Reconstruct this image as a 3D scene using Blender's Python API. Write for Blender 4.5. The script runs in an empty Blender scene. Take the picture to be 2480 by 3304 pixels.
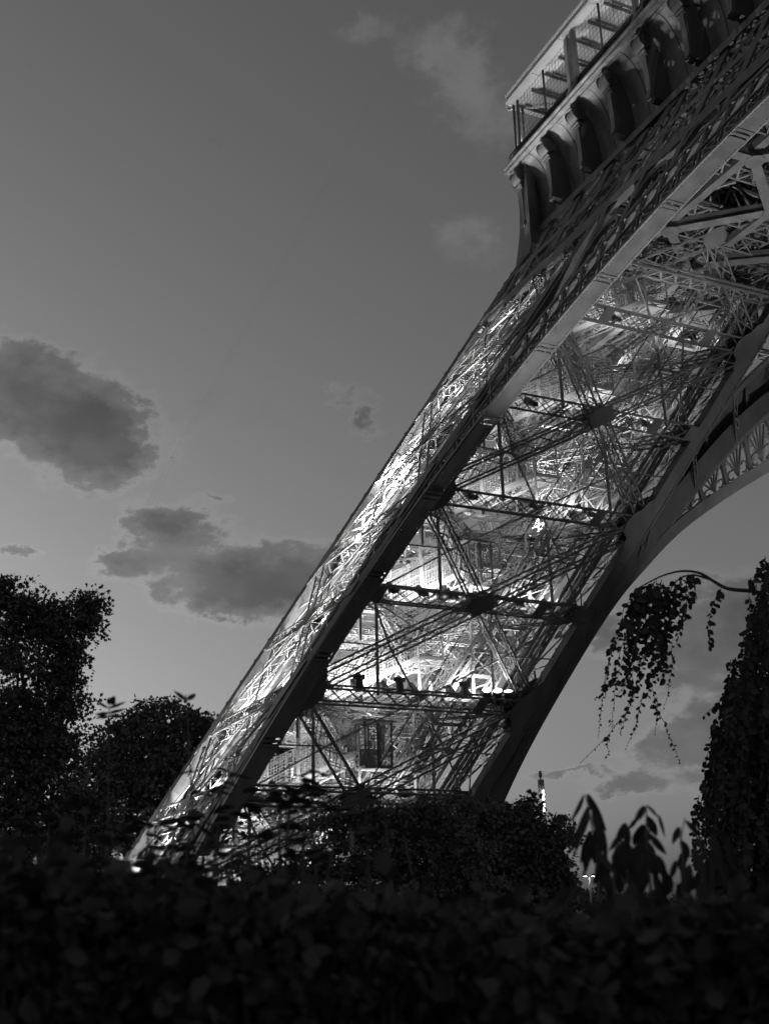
import bpy, math, random
import numpy as np
from mathutils import Vector, Matrix
random.seed(7); rng = np.random.default_rng(11)
S = bpy.context.scene
COL = S.collection
# ------------------------------------------------------------------ camera
FPX = 3674.24; CAM = np.array([28.714, -76.760, 1.7])
F_ = np.array([-0.8512, 0.3987, 0.3413]); R_ = np.array([0.4165, 0.9088, -0.0228]); U_ = np.array([0.3193, -0.1228, 0.9397])
cd = bpy.data.cameras.new("camera"); cam = bpy.data.objects.new("camera", cd); COL.objects.link(cam); S.camera = cam
cam.matrix_world = Matrix(((R_[0], U_[0], -F_[0], CAM[0]), (R_[1], U_[1], -F_[1], CAM[1]), (R_[2], U_[2], -F_[2], CAM[2]), (0, 0, 0, 1)))
cd.sensor_fit = 'VERTICAL'; cd.sensor_height = 36; cd.lens = 36 * FPX / 3304
cd.clip_start = 0.1; cd.clip_end = 5000
cd.dof.use_dof = True; cd.dof.focus_distance = 95; cd.dof.aperture_fstop = 3.2
# ------------------------------------------------------------------ view
S.view_settings.view_transform = 'Standard'; S.view_settings.look = 'None'
S.view_settings.exposure = 0.08; S.view_settings.gamma = 1.0; S.view_settings.use_curve_mapping = False
S.cycles.use_denoising = True
S.cycles.use_adaptive_sampling = True; S.cycles.adaptive_threshold = 0.03
S.cycles.max_bounces = 5; S.cycles.diffuse_bounces = 3; S.cycles.glossy_bounces = 2
S.cycles.sample_clamp_indirect = 4.0
S.cycles.time_limit = 600
# ------------------------------------------------------------------ world: dusk sky in black and white
SUN_AZ, SUN_EL = -22.0, 2.5          # degrees; azimuth from -X towards +Y
SKY_STRENGTH = 0.15
DARK = [(5.52,26.18,3.00,1.09,1.00),(5.75,23.99,4.72,1.47,1.00),(9.1,23.9,2.8,1.5,1.00),(10.9,22.9,1.6,1.65,1.00),(9.83,22.10,2.23,1.05,0.90),(13.98,19.13,1.76,0.92,1.00),(11.85,17.51,1.56,0.68,0.80),(12.69,19.38,1.43,0.61,0.70),(16.29,16.89,2.89,1.31,1.00),(19.51,16.46,3.39,1.39,1.00),(22.09,16.76,2.27,1.24,1.00),(17.28,15.67,2.39,0.77,0.80),(15.85,20.65,1.1,0.36,0.50),(6.23,17.33,0.96,0.32,0.80),(24.20,24.67,0.94,0.77,0.60),(22.84,25.77,1.03,0.62,0.45),(35.81,13.29,1.38,0.98,0.90),(41.82,12.97,2.73,2.21,0.85),(39.76,11.80,1.76,0.89,0.60),(40.29,8.82,2.14,1.31,0.65),(38.27,7.63,1.88,0.65,0.60),(41.07,6.89,1.54,1.28,0.60),(34.19,6.80,1.92,0.26,0.70),(36.94,6.10,1.88,0.50,0.75),(43.30,14.16,2.28,1.17,0.70)]
LIGHT = [(24.66,43.00,1.96,0.79,0.80),(29.32,42.32,2.32,1.32,0.80),(30.73,40.61,2.46,1.61,0.90),(31.85,38.18,2.22,1.52,0.70),(29.68,33.73,2.34,1.02,0.70),(31.36,31.99,2.30,1.18,0.50),(22.16,26.24,0.86,0.46,0.50),(19.44,23.13,3.37,0.46,0.20)]
wd = bpy.data.worlds.new("World"); S.world = wd; wd.use_nodes = True
nt = wd.node_tree; nt.nodes.clear(); N = nt.nodes.new; LK = nt.links.new
def val(x):
    n = N('ShaderNodeValue'); n.outputs[0].default_value = x; return n.outputs[0]
def M(op, a, b=None, c=None):
    n = N('ShaderNodeMath'); n.operation = op
    for i, x in enumerate((a, b, c)):
        if x is None: continue
        if isinstance(x, (int, float)): n.inputs[i].default_value = x
        else: LK(x, n.inputs[i])
    return n.outputs[0]
def smooth(x, lo, hi):
    n = N('ShaderNodeMapRange'); n.interpolation_type = 'SMOOTHSTEP'
    LK(x, n.inputs[0]); n.inputs[1].default_value = lo; n.inputs[2].default_value = hi
    return n.outputs[0]
tc = N('ShaderNodeTexCoord'); sx = N('ShaderNodeSeparateXYZ'); LK(tc.outputs['Generated'], sx.inputs[0])
az = M('MULTIPLY', M('ARCTAN2', sx.outputs[1], M('MULTIPLY', sx.outputs[0], -1.0)), 57.2958)
el = M('MULTIPLY', M('ARCSINE', sx.outputs[2]), 57.2958)
cv = N('ShaderNodeCombineXYZ'); LK(az, cv.inputs[0]); LK(M('MULTIPLY', el, 1.6), cv.inputs[1])
def noise(scale, detail, off, rough=0.55):
    n = N('ShaderNodeTexNoise'); n.inputs['Scale'].default_value = scale; n.inputs['Detail'].default_value = detail
    n.inputs['Roughness'].default_value = rough
    a = N('ShaderNodeVectorMath'); a.operation = 'ADD'; LK(cv.outputs[0], a.inputs[0]); a.inputs[1].default_value = (off, off * 1.7, off * .3)
    LK(a.outputs[0], n.inputs['Vector']); return n.outputs[0]
n1 = noise(.5, 8, 3.0, .66); n2 = noise(.5, 8, 41.0, .66); n3 = noise(.5, 8, 90.0, .56); n4 = noise(.16, 6, 140.0)
az_w = M('ADD', az, M('MULTIPLY', M('SUBTRACT', n1, .5), 5.5))
el_w = M('ADD', el, M('MULTIPLY', M('SUBTRACT', n2, .5), 2.6))
def blobs(L):
    tot = None
    for (a, e, ra, re, amp) in L:
        u = M('MULTIPLY', M('SUBTRACT', az_w, a), 1 / ra); v = M('MULTIPLY', M('SUBTRACT', el_w, e), 1 / re)
        d = M('ADD', M('MULTIPLY', u, u), M('MULTIPLY', v, v))
        g = M('MULTIPLY', M('EXPONENT', M('MULTIPLY', d, -.9)), amp)
        tot = g if tot is None else M('ADD', tot, g)
    return tot
bd = blobs(DARK)
fld = M('ADD', bd, M('MULTIPLY', M('SUBTRACT', n3, .5), 1.5))
dk = M('MULTIPLY', smooth(fld, .27, .62), M('ADD', .62, M('MULTIPLY', smooth(fld, .45, 1.6), .38)))
rim = M('MULTIPLY', M('MULTIPLY', smooth(fld, .0, .3), smooth(bd, .03, .22)), M('SUBTRACT', 1.0, dk))
lt = smooth(M('ADD', blobs(LIGHT), M('MULTIPLY', M('SUBTRACT', n3, .5), 1.1)), .25, 1.2)
far = smooth(n4, .62, .8)                        # thin streaks of cloud all round the sky
sky = N('ShaderNodeTexSky'); sky.sky_type = 'NISHITA'; sky.sun_disc = False
sky.sun_elevation = math.radians(SUN_EL); sky.altitude = 0; sky.air_density = 1.0; sky.dust_density = 2.5; sky.ozone_density = 1.0
sky.sun_rotation = math.radians(-90 + SUN_AZ)
bw = N('ShaderNodeRGBToBW'); LK(sky.outputs[0], bw.inputs[0])
con = M('SUBTRACT', az, M('ADD', M('ADD', M('MULTIPLY', M('MULTIPLY', el, el), .00684), M('MULTIPLY', el, .21104)), 5.6226))
def line(off, w):
    t = M('MULTIPLY', M('SUBTRACT', con, off), 1 / w); return M('EXPONENT', M('MULTIPLY', M('MULTIPLY', t, t), -1.0))
contrail = M('MULTIPLY', M('ADD', line(.1, .035), line(-.12, .035)), M('MULTIPLY', smooth(el, 16, 20), M('SUBTRACT', 1.0, smooth(el, 40, 44))))
n5 = noise(.28, 4, 17.0, .5)
fac = M('MULTIPLY', M('SUBTRACT', 1.0, M('MULTIPLY', dk, M('ADD', .46, M('MULTIPLY', smooth(n5, .3, .7), .16)))), M('ADD', 1.0, M('MULTIPLY', lt, .55)))
fac = M('MULTIPLY', fac, M('ADD', 1.0, M('MULTIPLY', rim, .1)))
fac = M('MULTIPLY', fac, M('SUBTRACT', 1.0, M('MULTIPLY', far, .06)))
fac = M('MULTIPLY', fac, M('SUBTRACT', 1.0, M('MULTIPLY', contrail, .06)))
sk = M('MULTIPLY', bw.outputs[0], fac)
bg = N('ShaderNodeBackground'); LK(sk, bg.inputs[0]); bg.inputs[1].default_value = SKY_STRENGTH
ow = N('ShaderNodeOutputWorld'); LK(bg.outputs[0], ow.inputs[0])
# ------------------------------------------------------------------ afterglow of the set sun
sl = bpy.data.lights.new("sun", 'SUN'); sl.energy = 0.02; sl.angle = math.radians(20)
so = bpy.data.objects.new("sun", sl); COL.objects.link(so)
a_, e_ = math.radians(SUN_AZ), math.radians(SUN_EL)
sd = Vector((-math.cos(a_) * math.cos(e_), math.sin(a_) * math.cos(e_), math.sin(e_)))
so.rotation_euler = sd.to_track_quat('Z', 'Y').to_euler()
# ================================================================== helpers
def tag(o, label=None, cat=None, group=None, kind=None):
    if label: o['label'] = label
    if cat: o['category'] = cat
    if group: o['group'] = group
    if kind: o['kind'] = kind
    return o
def empty(name, loc, label, cat, group=None):
    o = bpy.data.objects.new(name, None); COL.objects.link(o); o.location = loc; o.empty_display_size = .5
    bpy.context.view_layer.update() if False else None
    return tag(o, label, cat, group)
def vec(*a): return np.array(a, float)
def unit(v): return v / np.linalg.norm(v)
BOXF = [(0, 1, 2, 3), (7, 6, 5, 4), (0, 4, 5, 1), (1, 5, 6, 2), (2, 6, 7, 3), (3, 7, 4, 0)]
class MB:
    def __init__(s): s.bars = []; s.v = []; s.f = []; s.n = 0
    def bar(s, a, b, w, h=None, up=None): s.bars.append((a, b, w, w if h is None else h, up))
    def add(s, V, Fs):
        V = np.asarray(V, float).reshape(-1, 3); s.v.append(V)
        s.f.extend([tuple(i + s.n for i in f) for f in Fs]); s.n += len(V)
    def plate(s, pts, nrm, t):
        P = np.asarray(pts, float); k = len(P); n = unit(np.asarray(nrm, float)) * t / 2
        Fs = [tuple(range(k)), tuple(range(2 * k - 1, k - 1, -1))] + [(i, i + k, (i + 1) % k + k, (i + 1) % k) for i in range(k)]
        s.add(np.vstack([P + n, P - n]), Fs)
    def tube(s, pts, r, n=8, cap=True):
        P = [np.asarray(p, float) for p in pts]; rr = r if hasattr(r, '__len__') else [r] * len(P)
        V = []; up = vec(.13, .27, .95); 
        for i, p in enumerate(P):
            d = unit(P[min(i + 1, len(P) - 1)] - P[max(i - 1, 0)])
            u = np.cross(d, up)
            if np.linalg.norm(u) < 1e-3: u = np.cross(d, vec(1, 0, 0))
            u = unit(u); w = np.cross(d, u)
            for k in range(n):
                t = 2 * math.pi * k / n; V.append(p + rr[i] * (math.cos(t) * u + math.sin(t) * w))
        Fs = [(i * n + k, i * n + (k + 1) % n, (i + 1) * n + (k + 1) % n, (i + 1) * n + k) for i in range(len(P) - 1) for k in range(n)]
        if cap: Fs += [tuple(range(n - 1, -1, -1)), tuple((len(P) - 1) * n + k for k in range(n))]
        s.add(V, Fs)
    def ribbon(s, A, B, t=None, nrm=None):
        """thick sheet between two polylines"""
        A = np.asarray(A, float); B = np.asarray(B, float); k = len(A)
        d = np.gradient(A, axis=0); n = np.cross(d, B - A); n /= np.linalg.norm(n, axis=1)[:, None] + 1e-9
        n *= (t or .03) / 2
        V = np.vstack([A + n, B + n, B - n, A - n]); Fs = []
        for i in range(k - 1):
            for q in range(4):
                q2 = (q + 1) % 4; Fs.append((q * k + i, q * k + i + 1, q2 * k + i + 1, q2 * k + i))
        Fs += [(0, k, 2 * k, 3 * k), (k - 1, 4 * k - 1, 3 * k - 1, 2 * k - 1)]
        s.add(V, Fs)
    def data(s):
        V = list(s.v); Fs = list(s.f); n = s.n
        if s.bars:
            a = np.array([b[0] for b in s.bars], float); b_ = np.array([b[1] for b in s.bars], float)
            w = np.array([b[2] for b in s.bars])[:, None] / 2; h = np.array([b[3] for b in s.bars])[:, None] / 2
            d = b_ - a; d /= np.linalg.norm(d, axis=1)[:, None] + 1e-9
            up = np.array([(b[4] if b[4] is not None else (0, 0, 1)) for b in s.bars], float)
            bad = np.abs((up * d).sum(1)) > .95; up[bad] = (.8, .6, 0)
            x = np.cross(d, up); x /= np.linalg.norm(x, axis=1)[:, None] + 1e-9; y = np.cross(x, d)
            q = [(-1, -1), (1, -1), (1, 1), (-1, 1)]
            VV = np.stack([e + x * w * i + y * h * j for e in (a, b_) for (i, j) in q], 1).reshape(-1, 3)
            V.append(VV); base = n + 8 * np.arange(len(a))[:, None, None]
            Fs += [tuple(r) for r in (np.array(BOXF)[None] + base).reshape(-1, 4).tolist()]
        return np.vstack(V), Fs
    def empty(s): return not s.bars and not s.v
    def build(s, name, mat, parent=None, kind=None, label=None, smooth=False):
        V, Fs = s.data(); me = bpy.data.meshes.new(name)
        if parent is not None: V = V - np.array(PLOC[parent.name])
        me.from_pydata(V.tolist(), [], Fs); me.materials.append(mat)
        if smooth: me.polygons.foreach_set('use_smooth', [True] * len(me.polygons))
        return link(name, me, parent, kind, label)
PLOC = {}
def link(name, me, parent=None, kind=None, label=None):
    o = bpy.data.objects.new(name, me); COL.objects.link(o)
    if parent is not None: o.parent = parent; PLOC[o.name] = PLOC[parent.name]
    else: PLOC[o.name] = (0, 0, 0)
    if kind: o['kind'] = kind
    if label: o['label'] = label
    return o
def root(name, loc, label, cat, group=None):
    o = empty(name, loc, label, cat, group); PLOC[o.name] = tuple(loc); return o
def at(px, py, D):
    """world point seen at photo pixel (px,py) at horizontal distance D"""
    d = F_ + R_ * (px - 1240) / FPX - U_ * (py - 1652) / FPX
    return CAM + d * D / math.hypot(d[0], d[1])
# ------------------------------------------------------------------ materials
def mat(name, c, rough=.6, var=.25, scale=1.5, metal=0, emit=0, bump=0, streak=False):
    m = bpy.data.materials.new(name); m.use_nodes = True; t = m.node_tree; b = t.nodes['Principled BSDF']
    b.inputs['Base Color'].default_value = (c, c, c, 1); b.inputs['Roughness'].default_value = rough; b.inputs['Metallic'].default_value = metal
    if emit:
        b.inputs['Emission Color'].default_value = (1, 1, 1, 1); b.inputs['Emission Strength'].default_value = emit
        return m
    tcn = t.nodes.new('ShaderNodeTexCoord'); nz = t.nodes.new('ShaderNodeTexNoise'); nz.inputs['Scale'].default_value = scale; nz.inputs['Detail'].default_value = 6
    mp = t.nodes.new('ShaderNodeMapping'); t.links.new(tcn.outputs['Object'], mp.inputs[0])
    if streak: mp.inputs['Scale'].default_value = (1.6, 1.6, .35)
    t.links.new(mp.outputs[0], nz.inputs['Vector'])
    r = t.nodes.new('ShaderNodeMapRange'); r.inputs[1].default_value = .25; r.inputs[2].default_value = .75
    r.inputs[3].default_value = c * (1 - var); r.inputs[4].default_value = c * (1 + var)
    t.links.new(nz.outputs[0], r.inputs[0]); t.links.new(r.outputs[0], b.inputs['Base Color'])
    if bump:
        bp = t.nodes.new('ShaderNodeBump'); bp.inputs['Strength'].default_value = bump; bp.inputs['Distance'].default_value = .05
        t.links.new(nz.outputs[0], bp.inputs['Height']); t.links.new(bp.outputs[0], b.inputs['Normal'])
    return m
IRON = mat('painted_iron', .115, .55, .32, .7, streak=True)
IRON2 = mat('painted_iron_small', .16, .55, .15, 1.2)
PALE = mat('lamplit_pale_steel', .22, .55, .15, 2.0)  # tower paint lightened so stairs and inner parts look lamplit
FRIEZE = mat('frieze_dapple_paint', .22, .6, .5, .9, bump=.5, streak=True)  # strong colour mottle paints dappled lamplight onto the frieze
ROOFM = mat('canopy_board', .5, .6, .08, 1.0)
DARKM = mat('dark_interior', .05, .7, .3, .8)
LENS = mat('lit_lens', .8, emit=5)
BULB = mat('lit_bulb', .8, emit=40)
BARK = mat('bark', .1, .9, .4, 6, bump=.6)
LEAF = mat('leaf', .11, .55, .45, .35)
LEAF2 = mat('leaf_glossy', .06, .85, .25, 3.0)
LEAFD = mat('leaf_dull', .1, .6, .5, 1.5)
GRASS = mat('lawn', .1, .9, .5, .4)
STEELD = mat('dark_steel', .06, .5, .2, 2)
# ------------------------------------------------------------------ ground
bm = MB(); g = np.linspace(-1, 1, 41); gx = np.sign(g) * np.abs(g) ** 2.2 * 2500
V = [(x, y, -.02) for x in gx for y in gx]
bm.add(V, [(i * 41 + j, (i + 1) * 41 + j, (i + 1) * 41 + j + 1, i * 41 + j + 1) for i in range(40) for j in range(40)])
bm.build('ground', GRASS, kind='structure')
# ================================================================== THE TOWER
W = lambda z: 61.3195 - .5369 * z
Vv = lambda z: 44.1772 - .5174 * z
def pos(u, v, z):
    """point inside the leg: u 0 front..1 back, v 0 right..1 left"""
    a, b = Vv(z), W(z); return vec(-(a + (b - a) * u), -(a + (b - a) * v), z)
T = root('lattice_tower', (0, 0, 0), 'floodlit riveted iron lattice tower leg and arches leaning in from the right', 'tower')
LV = [3.5, 9.316, 15.134, 21.004, 26.818, 32.704, 38.413, 44.2, 49.6]
XY = vec(.45, .45, 0)
def corner(u, v, z):
    p = pos(u, v, z); return p + vec(.42, .42 if v else .25, 0)
# corner columns ---------------------------------------------------
for (u, v) in ((0, 1), (0, 0), (1, 1), (1, 0)):
    m = MB(); zz = [-.5, 3.5] + LV[1:-1] + [52]
    for i in range(len(zz) - 1):
        a, b = corner(u, v, zz[i]), corner(u, v, zz[i + 1]); m.bar(a, b, .84, .84, (0, 1, 0))
    o = m.build('corner_column', IRON, T)
    m = MB()
    a, b = corner(u, v, -.5), corner(u, v, 52)
    for sx_ in (-1, 1):
        for sy_ in (-1, 1):
            off = vec(sx_ * .45, sy_ * .45, 0); m.bar(a + off, b + off, .12, .12, (0, 1, 0))
    m.build('edge_angle', IRON, o)
    m = MB()
    for z in np.arange(.8, 51, 1.47):
        c = corner(u, v, z); c2 = corner(u, v, z + .16); m.bar(c, c2, .92, .92, (0, 1, 0))
    m.build('splice_band', IRON, o, 'stuff')
# lattice girders ----------------------------------------------------
def lattice(a, b, n, w, d, ch, la, mb=None, lb=None, step=None, sides=True):
    """box lattice girder from a to b; n = out of plane direction"""
    mb = mb or MB(); lb = lb or MB()
    a = np.asarray(a, float); b = np.asarray(b, float); dr = unit(b - a); n = np.asarray(n, float); n = unit(n - dr * (n @ dr)); e = np.cross(n, dr)
    L = np.linalg.norm(b - a); k = max(2, int(round(L / (step or w * 1.05))))
    for i in (-1, 1):
        for j in (-1, 1):
            o = e * i * w / 2 + n * j * d / 2; mb.bar(a + o, b + o, ch, ch, n)
    for j in (-1, 1):
        for q in range(k):
            p0 = a + (b - a) * q / k; p1 = a + (b - a) * (q + 1) / k
            o = n * j * (d / 2 - .01)
            lb.bar(p0 + e * w / 2 + o, p1 - e * w / 2 + o, la, la * .5, n)
            o2 = n * j * (d / 2 + .03)
            lb.bar(p0 - e * w / 2 + o2, p1 + e * w / 2 + o2, la, la * .5, n)
    if sides:
        for i in (-1, 1):
            for q in range(k):
                p0 = a + (b - a) * q / k; p1 = a + (b - a) * (q + 1) / k; o = e * i * w / 2
                s = 1 if q % 2 else -1
                lb.bar(p0 + n * s * d / 2 + o, p1 - n * s * d / 2 + o, la, la * .5, e)
    return mb, lb
def girder(name, a, b, n, w=1.0, d=.8, ch=.115, la=.062, step=1.3):
    mb, lb = lattice(a, b, n, w, d, ch, la, step=step)
    o = mb.build(name, IRON, T); lb.build('lacing', IRON2, o, 'stuff'); return o
FACES = {  # name: corner pairs (u,v)->(u,v), outward normal
    'front': ((0, 1), (0, 0), vec(1, 0, 0)), 'left': ((1, 1), (0, 1), vec(0, -1, 0)),
    'back': ((1, 1), (1, 0), vec(-1, 0, 0)), 'right': ((1, 0), (0, 0), vec(0, 1, 0))}
def inset(c0, c1, z0, z1, t):
    p, q = corner(*c0, z0), corner(*c1, z1); return p + (q - p) * t
for fn, (c0, c1, nrm) in FACES.items():
    sl_ = vec(0, 0, 1) + unit(corner(*c0, 30) - corner(*c0, 0)) * 0
    up = unit(corner(*c0, 40) - corner(*c0, 0)); hor = unit(corner(*c1, 20) - corner(*c0, 20)); n = unit(np.cross(hor, up)); n = n if n @ nrm > 0 else -n
    for i, z in enumerate(LV[:-1]):
        girder('horizontal_girder', inset(c0, c1, z, z, .05), inset(c0, c1, z, z, .95), n)
    for i in range(0, 7, 2):   # gusset levels -> X braces meeting on the middle girder
        z0, z1 = LV[i], LV[i + 2]
        o1, o2 = n * .06, -n * .06
        girder('diagonal_brace', inset(c0, c1, z0, z1, .07) + o1, inset(c0, c1, z0, z1, .93) + o1, n, .95, .75, .1, .055, 1.35)
        girder('diagonal_brace', inset(c1, c0, z0, z1, .07) + o2, inset(c1, c0, z0, z1, .93) + o2, n, .95, .75, .1, .055, 1.35)
        zc = LV[i + 1]; c = (corner(*c0, zc) + corner(*c1, zc)) / 2
        for s in (-1, 1):
            m = MB(); P = [(-1.15, -.35), (-.75, -.8), (-.1, -1.25), (.35, -.85), (1.15, -.35), (1.05, .4), (.55, .75), (.1, 1.25), (-.35, .85), (-1.05, .4)]
            m.plate([c + hor * p[0] * .74 + up * p[1] * .8 + n * s * .47 for p in P], n, .05); m.build('gusset_plate', IRON, T)
    for i, z in enumerate(LV[:-1]):
        for (c, dirn) in ((c0, hor), (c1, -hor)):
            p = corner(*c, z)
            for s in (-1, 1):
                m = MB()
                if i % 2 == 0:
                    P = [(0, -2.1), (.5, -2.1), (.85, -1.7), (1.0, -1.1), (1.5, -.7), (1.68, 0), (1.55, .7), (1.15, 1.1), (1.0, 1.7), (.6, 2.1), (0, 2.0)]
                else:
                    P = [(0, -.52), (1.35, -.52), (1.3, .52), (0, .52)]
                hh = dirn if i % 2 else dirn
                m.plate([p + hh * q[0] + up * q[1] + n * s * .5 for q in P], n, .05); m.build('gusset_plate', IRON, T)
        for t in ((.76,) if i < 6 else (.25, .75)):
            m = MB(); p = inset(c0, c1, z, z, t); m.plate([p + hor * x + up * y + n * .44 for x, y in ((-.38, -.5), (.38, -.5), (.38, .5), (-.38, .5))], n, .05)
            m.build('splice_plate', IRON, T)
    # light secondary members halfway between the levels
    m = MB()
    for i in range(0, 7, 2):
        z0, z1, z2 = LV[i], LV[i + 1], LV[i + 2]
        for (ca, cb) in ((c0, c1), (c1, c0)):
            for zz in (z0, z2):
                q = inset(ca, cb, zz, z1, 0) * .5 + inset(ca, cb, z1, z1, .5) * .5
                m.bar(inset(ca, cb, z1, z1, .04), q, .09); m.bar(inset(ca, cb, zz, zz, .5), q, .09)
                m.bar(inset(ca, cb, (zz + z1) / 2, z1, .02), q, .08)
    m.build('secondary_bracing', IRON2, T, 'stuff')
# plan frames inside the leg ------------------------------------------
for i, z in enumerate(LV[:-1]):
    for (a, b) in (((0, 1), (1, 0)), ((0, 0), (1, 1))):
        p, q = corner(*a, z), corner(*b, z); d = q - p
        mb, lb = lattice(p + d * .05, q - d * .05, (0, 0, 1), .7, .6, .11, .06)
        o = mb.build('plan_brace', IRON, T); lb.build('lacing', IRON2, o, 'stuff')
    for (a, b) in (((0, .5), (1, .5)), ((.5, 0), (.5, 1))):
        if i % 2:
            mb, lb = lattice(pos(*a, z - .1), pos(*b, z - .1), (0, 0, 1), .6, .6, .1, .055)
            o = mb.build('plan_brace', IRON, T); lb.build('lacing', IRON2, o, 'stuff')
# inner space bracing between the levels
m = MB()
for i in range(7):
    z0, z1 = LV[i], LV[i + 1]
    pts0 = [pos(u, v, z0) for u in (.02, .35, .65, .98) for v in (.05, .3, .55, .8, .97)]
    pts1 = [pos(u, v, z1) for u in (.02, .35, .65, .98) for v in (.05, .3, .55, .8, .97)]
    for k in range(5):
        a = pts0[rng.integers(len(pts0))]; b = pts1[rng.integers(len(pts1))]
        if 3 < np.linalg.norm(a - b) < 9.5: m.bar(a, b, rng.uniform(.05, .12))
m.build('secondary_bracing', IRON2, T, 'stuff')
# lift tracks ---------------------------------------------------------
for (u, v, w_, h_) in ((.18, .30, .42, .75), (.18, .13, .42, .75), (.5, .33, .3, .5), (.5, .15, .3, .5), (.8, .12, .3, .5), (.05, .06, .2, .3)):
    mb, lb = lattice(pos(u, v, .5), pos(u, v, 46), (1, 0, .5), w_ * 1.3, h_, .1, .05, step=1.3); o = mb.build('lift_rail', PALE, T); lb.build('lacing', PALE, o, 'stuff')
    m = MB(); off = vec(.0, .12, .45)
    for s in (-1, 1): m.bar(pos(u, v, .5) + vec(0, s * w_ * .9, .2), pos(u, v, 46) + vec(0, s * w_ * .9, .2), .05, .1)
    m.build('rail_flange', IRON2, o)
for (u, va, vb) in ((.18, .13, .30), (.5, .15, .33)):
    for z in np.arange(2, 44, 1.55):
        m = MB(); a, b = pos(u, va, z), pos(u, vb, z); a2, b2 = pos(u, va, z + 1.3), pos(u, vb, z + 1.3)
        m.bar(a, b, .16, .22); m.bar(a, b2, .08); m.bar(b, a2, .08)
        m.plate([b, b + (a - b) * .25, b2], vec(1, 0, .5), .04)
        m.build('track_tie', PALE, T)
# service pipes along the back left column -----------------------------
for (u, v, r) in ((.93, .90, .34), (.90, .80, .2), (.60, .95, .16), (.3, .96, .12), (.10, .10, .14), (.22, .03, .22)):
    m = MB(); m.tube([pos(u, v, z) for z in np.linspace(1, 47, 24)], r, 12); o = m.build('service_pipe', PALE, T, smooth=True)
    m = MB()
    for z in np.arange(2, 46, 1.9): m.tube([pos(u, v, z), pos(u, v, z + .14)], r * 1.35, 10)
    m.build('pipe_clamp', IRON2, o, 'stuff')
# panel skin beside the far left column
for k in range(6):
    m = MB(); z0 = 8 + k * 5.2; m.ribbon([pos(.98, .80, z0), pos(.98, .80, z0 + 4)], [pos(.98, .66, z0), pos(.98, .66, z0 + 4)], .05); m.build('cladding_panel', PALE, T)
# stairs ----------------------------------------------------------------
def mesh_panel(a, b, h, parent, sh=.0):
    """wire mesh balustrade standing on the line a-b, height h"""
    m = MB(); L = np.linalg.norm(b - a); k = max(3, int(L / .2)); upv = vec(0, 0, 1)
    for i in range(k + 1):
        p = a + (b - a) * i / k; m.bar(p, p + upv * h, .028)
    q = int(h / .2)
    for j in range(q + 1):
        m.bar(a + upv * h * j / q, b + upv * h * j / q, .028)
    m.build('mesh_panel', PALE, parent, 'stuff')
def landing(c, lx, ly, zfar):
    m = MB(); m.bar(c + vec(0, -ly / 2, 0), c + vec(0, ly / 2, 0), lx, .14)
    o = m.build('stair_landing', PALE, T)
    m = MB(); e = [(-lx / 2, -ly / 2), (lx / 2, -ly / 2), (lx / 2, ly / 2), (-lx / 2, ly / 2)]
    for i, (x, y) in enumerate(e):
        p = c + vec(x, y, 0); m.bar(p + vec(0, 0, -2.6 if i in (0, 1) else -.6), p + vec(0, 0, 2.3), .11)
        x2, y2 = e[(i + 1) % 4]; p2 = c + vec(x2, y2, 0)
        m.bar(p + vec(0, 0, -.55), p2 + vec(0, 0, -.55), .09); m.bar(p + vec(0, 0, -.1), p2 + vec(0, 0, -.1), .1, .22)
        m.bar(p + vec(0, 0, -.55), p2 + vec(0, 0, -.1), .06); m.bar(p + vec(0, 0, -.1), (p + p2) / 2 + vec(0, 0, -.55), .06)
        m.bar(p + vec(0, 0, 2.25), p2 + vec(0, 0, 2.25), .08)
    m.build('landing_frame', PALE, o)
    for i in (0, 1, 3):
        p = c + vec(*e[i], .15); p2 = c + vec(*e[(i + 1) % 4], .15); mesh_panel(p, p2, 2.05, o)
step_me = None
def flight(a, b):
    global step_me
    m = MB(); dx = vec(.55, 0, 0)
    for s in (-1, 1): m.bar(a + dx * s + vec(0, 0, -.12), b + dx * s + vec(0, 0, -.12), .08, .34)
    for s in (-1, 1): m.bar(a + dx * s + vec(0, 0, 1.1), b + dx * s + vec(0, 0, 1.1), .06)
    n = int(np.linalg.norm(b - a) / 1.3)
    for s in (-1, 1):
        for i in range(n + 1):
            p = a + (b - a) * i / n + dx * s; m.bar(p, p + vec(0, 0, 2.2), .07)
    # truss under the flight
    for s in (-1, 1):
        m.bar(a + dx * s + vec(0, 0, -.9), b + dx * s + vec(0, 0, -.9), .08)
        for i in range(2 * n):
            p = a + (b - a) * i / (2 * n) + dx * s; q = a + (b - a) * (i + 1) / (2 * n) + dx * s
            lo = vec(0, 0, -.9); hi = vec(0, 0, -.15)
            m.bar(p + (lo if i % 2 else hi), q + (hi if i % 2 else lo), .05)
    o = m.build('stair_flight', PALE, T)
    k = max(4, int(abs(b[2] - a[2]) / .19))
    for i in range(k):
        p = a + (b - a) * (i + .5) / k
        if step_me is None:
            mm = MB(); mm.bar((-.52, 0, 0), (.52, 0, 0), .3, .05, (0, 0, 1)); V_, F2 = mm.data(); step_me = bpy.data.meshes.new('step'); step_me.from_pydata(V_.tolist(), [], F2); step_me.materials.append(PALE)
        so_ = link('step', step_me, o); so_.location = p
    for s in (-1, 1): mesh_panel(a + dx * s + vec(0, 0, .15), b + dx * s + vec(0, 0, .15), 2.0, o)
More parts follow.
